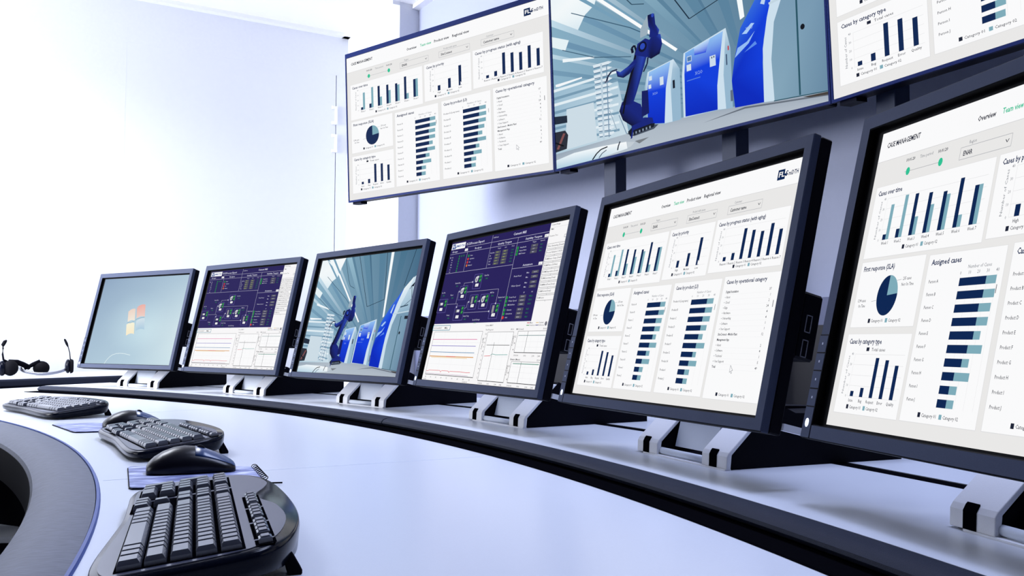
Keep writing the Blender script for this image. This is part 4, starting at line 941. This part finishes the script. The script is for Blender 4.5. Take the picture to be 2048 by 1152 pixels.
# ------------------------------------------------------------------ mice on their mats
def mouse_parts(root):
    L, Wd, Hh = 0.128, 0.034, 0.040
    prof = [(0.0, 0.012), (0.02, 0.017), (0.08, 0.0245), (0.18, 0.0325), (0.30, 0.038), (0.42, 0.040), (0.54, 0.0385), (0.66, 0.034), (0.78, 0.0275), (0.88, 0.021), (0.95, 0.0155), (0.985, 0.0115), (1.0, 0.008)]
    wid = [0.45, 0.6, 0.82, 0.96, 1.0, 1.0, 0.97, 0.93, 0.90, 0.88, 0.82, 0.72, 0.55]
    def section(k, t0, t1, n, grow=0.0):
        x, h = prof[k][0] * L - L / 2, prof[k][1] + grow
        w_ = Wd * wid[k] + grow
        return [(x, w_ * math.cos(t), max(0.0008, 0.003 + (h - 0.003) * math.sin(t) ** 0.75)) for t in [math.pi * (t0 + (t1 - t0) * q / n) for q in range(n + 1)]]
    b = MB(); rings = [section(k, 0, 1, 16) for k in range(len(prof))]
    b.rings([r + [(r[-1][0], r[-1][1] * 0.9, 0.0008), (r[0][0], r[0][1] * 0.9, 0.0008)] for r in rings])
    b.build('body', 'mouse', root, smooth=True)
    for s0, s1 in ((0.20, 0.49), (0.51, 0.80)):
        b = MB(); ks = list(range(6, 13))
        out = [section(k, s0, s1, 8, 0.0006) for k in ks]; inn = [section(k, s0, s1, 8, -0.0006) for k in ks]
        b.rings([o_ + i_[::-1] for o_, i_ in zip(out, inn)]); b.build('button', 'mousebtn_reflect', root, smooth=True)
    b = MB(); b.tube([(0.012, -0.0045, 0.0325), (0.012, 0.0045, 0.0325)], 0.0075, 14); b.build('scroll_wheel', 'black', root, smooth=True)
for i, (x, y, a, lab) in enumerate(((-0.490, 1.395, 20, 'nearer black computer mouse on a blue printed mat behind the nearest keyboard'), (-0.868, 2.085, 28, 'farther black computer mouse on a blue printed mat behind the middle keyboard'))):
    root = thing('computer_mouse', lab, 'mouse', (x, y, DZ + 0.0031), R(a), 'computer mice on the desk')
    if i == 0: mouse_parts(root); kids = list(root.children)
    else:
        for ch in kids: copy_child(ch, root)
def desk_mat(name, pts, lab):
    cx = sum(p[0] for p in pts) / 4; cy = sum(p[1] for p in pts) / 4
    root = thing(name, lab, 'mouse mat', (cx, cy, DZ + 0.0003), R(25), 'printed mouse mats')
    inv = Matrix.Rotation(R(-25), 2)
    P = [inv @ Vector((p[0] - cx, p[1] - cy)) for p in pts]
    rounded = []
    for k in range(4):
        p, q, r_ = P[k], P[k - 1], P[(k + 1) % 4]
        for t in (0.0, 0.5, 1.0):
            a = p + (q - p).normalized() * 0.012; c_ = p + (r_ - p).normalized() * 0.012
            rounded.append((a.lerp(p, t)).lerp(p.lerp(c_, t), t))
    b = MB(); b.prism([(p.x, p.y) for p in rounded], 0.0, 0.0015, lambda a, c_, h: (a, c_, h)); b.build('backing', 'black', root)
    b = MB(); b.prism([(p.x * 0.985, p.y * 0.985) for p in rounded], 0.0015, 0.0028, lambda a, c_, h: (a, c_, h)); b.build('printed_sheet', 'mat', root)
    return root, P
m1, P = desk_mat('mouse_mat', [(-0.612, 1.452), (-0.520, 1.240), (-0.345, 1.290), (-0.412, 1.452)], 'blue printed mat under the nearer mouse, wire loops along one edge')
b = MB()
e_a, e_b = P[3], P[2]
ndir = (e_b - e_a).normalized(); nout = Vector((-ndir.y, ndir.x)); 
if nout.dot(e_a) < 0: nout = -nout
for k in range(9):
    c_ = e_a + (e_b - e_a) * (0.06 + 0.09 * k)
    b.tube([tuple(c_ + nout * (0.001 + 0.0045 * math.cos(t))) + (0.0042 + 0.0030 * math.sin(t),) for t in [2 * math.pi * q / 10 for q in range(11)]], 0.0007, 6)
c_ = e_b; b.tube([tuple(c_ + nout * 0.002) + (0.002,), tuple(c_ + nout * 0.02 + ndir * 0.004) + (0.002,)], 0.0012, 6)
b.build('wire_binding', 'black', m1)
desk_mat('mouse_mat', [(-1.100, 2.172), (-0.955, 1.985), (-0.760, 2.060), (-0.880, 2.250)], 'blue printed mat under the farther mouse')

# ------------------------------------------------------------------ headsets on the counter
def arc(c, rx, rz, a0, a1, n, tilt=0.0):
    return [Vector((c[0] + rx * math.cos(R(a0 + (a1 - a0) * i / n)), c[1] + tilt * math.sin(R(a0 + (a1 - a0) * i / n)), c[2] + rz * math.sin(R(a0 + (a1 - a0) * i / n)))) for i in range(n + 1)]
hr = thing('headset', 'headset with silver band and thin upright microphone boom lying on the counter', 'headset', (-2.215, 4.30, LZ), R(28), 'headsets on the side counter')
b = MB(); b.tube(arc((-0.005, 0, 0.034), 0.096, 0.026, 180, 355, 18, 0.05), 0.0065, 8); b.build('headband', 'greymetal', hr, smooth=True)
b = MB(); b.tube(arc((-0.005, 0.004, 0.0325), 0.098, 0.026, 180, 355, 18, 0.05), 0.0048, 8); b.build('headband_pad', 'black', hr, smooth=True)
b = MB(); b.ellipsoid((0.098, 0.0, 0.040), 0.014, 0.034, 0.034); cup = b.build('ear_cup', 'gloss', hr, smooth=True)
b = MB(); b.tube([(0.108, 0.0, 0.04), (0.122, 0.0, 0.04)], [0.036, 0.030], 20); b.build('ear_pad', 'foam', hr, smooth=False, bevel=0.004)
b = MB(); b.ellipsoid((-0.015, 0.02, 0.033), 0.036, 0.030, 0.033); b.build('ear_pad', 'foam', hr, smooth=True)
b = MB(); b.tube([(-0.085, 0.0, 0.03), (-0.05, 0.01, 0.05), (-0.02, 0.015, 0.062)], [0.006, 0.010, 0.012], 8); b.build('yoke', 'black', hr, smooth=True)
b = MB(); b.tube([(0.108, 0.0, 0.066), (0.104, 0.0, 0.105), (0.096, 0.0, 0.135), (0.086, 0.0, 0.158)], [0.0025, 0.002, 0.002, 0.0025], 8); boom = b.build('microphone_boom', 'black', hr, smooth=True)
b = MB(); b.tube([(0.096, 0.0, 0.133), (0.090, 0.0, 0.148), (0.082, 0.0, 0.166), (0.079, 0.0, 0.171)], [0.003, 0.0058, 0.005, 0.002], 8); b.build('microphone', 'foam', boom, smooth=True)
hl = thing('headset', 'black headset with curved microphone boom partly outside the left edge of the photo', 'headset', (-2.350, 4.19, LZ), R(28), 'headsets on the side counter')
b = MB(); b.ellipsoid((-0.005, 0, 0.035), 0.020, 0.030, 0.035); b.build('ear_cup', 'gloss', hl, smooth=True)
b = MB(); b.ellipsoid((0.028, 0.0, 0.036), 0.034, 0.032, 0.036); b.build('ear_pad', 'foam', hl, smooth=True)
b = MB(); b.tube([(0.02, 0, 0.068), (0.055, 0.01, 0.062), (0.08, 0.03, 0.050), (0.105, 0.05, 0.036)], [0.008, 0.012, 0.013, 0.012], 8); b.build('headband', 'black', hl, smooth=True)
b = MB(); b.tube([(0.015, 0, 0.062), (-0.001, 0, 0.075), (-0.005, 0, 0.100), (-0.004, 0, 0.130)], [0.008, 0.0045, 0.004, 0.004], 8); boom = b.build('microphone_boom', 'black', hl, smooth=True)
b = MB(); b.tube([(-0.004, 0, 0.128), (-0.005, 0, 0.142), (0.003, 0, 0.158), (0.010, 0, 0.165)], [0.004, 0.008, 0.008, 0.003], 8); b.build('microphone', 'foam', boom, smooth=True)
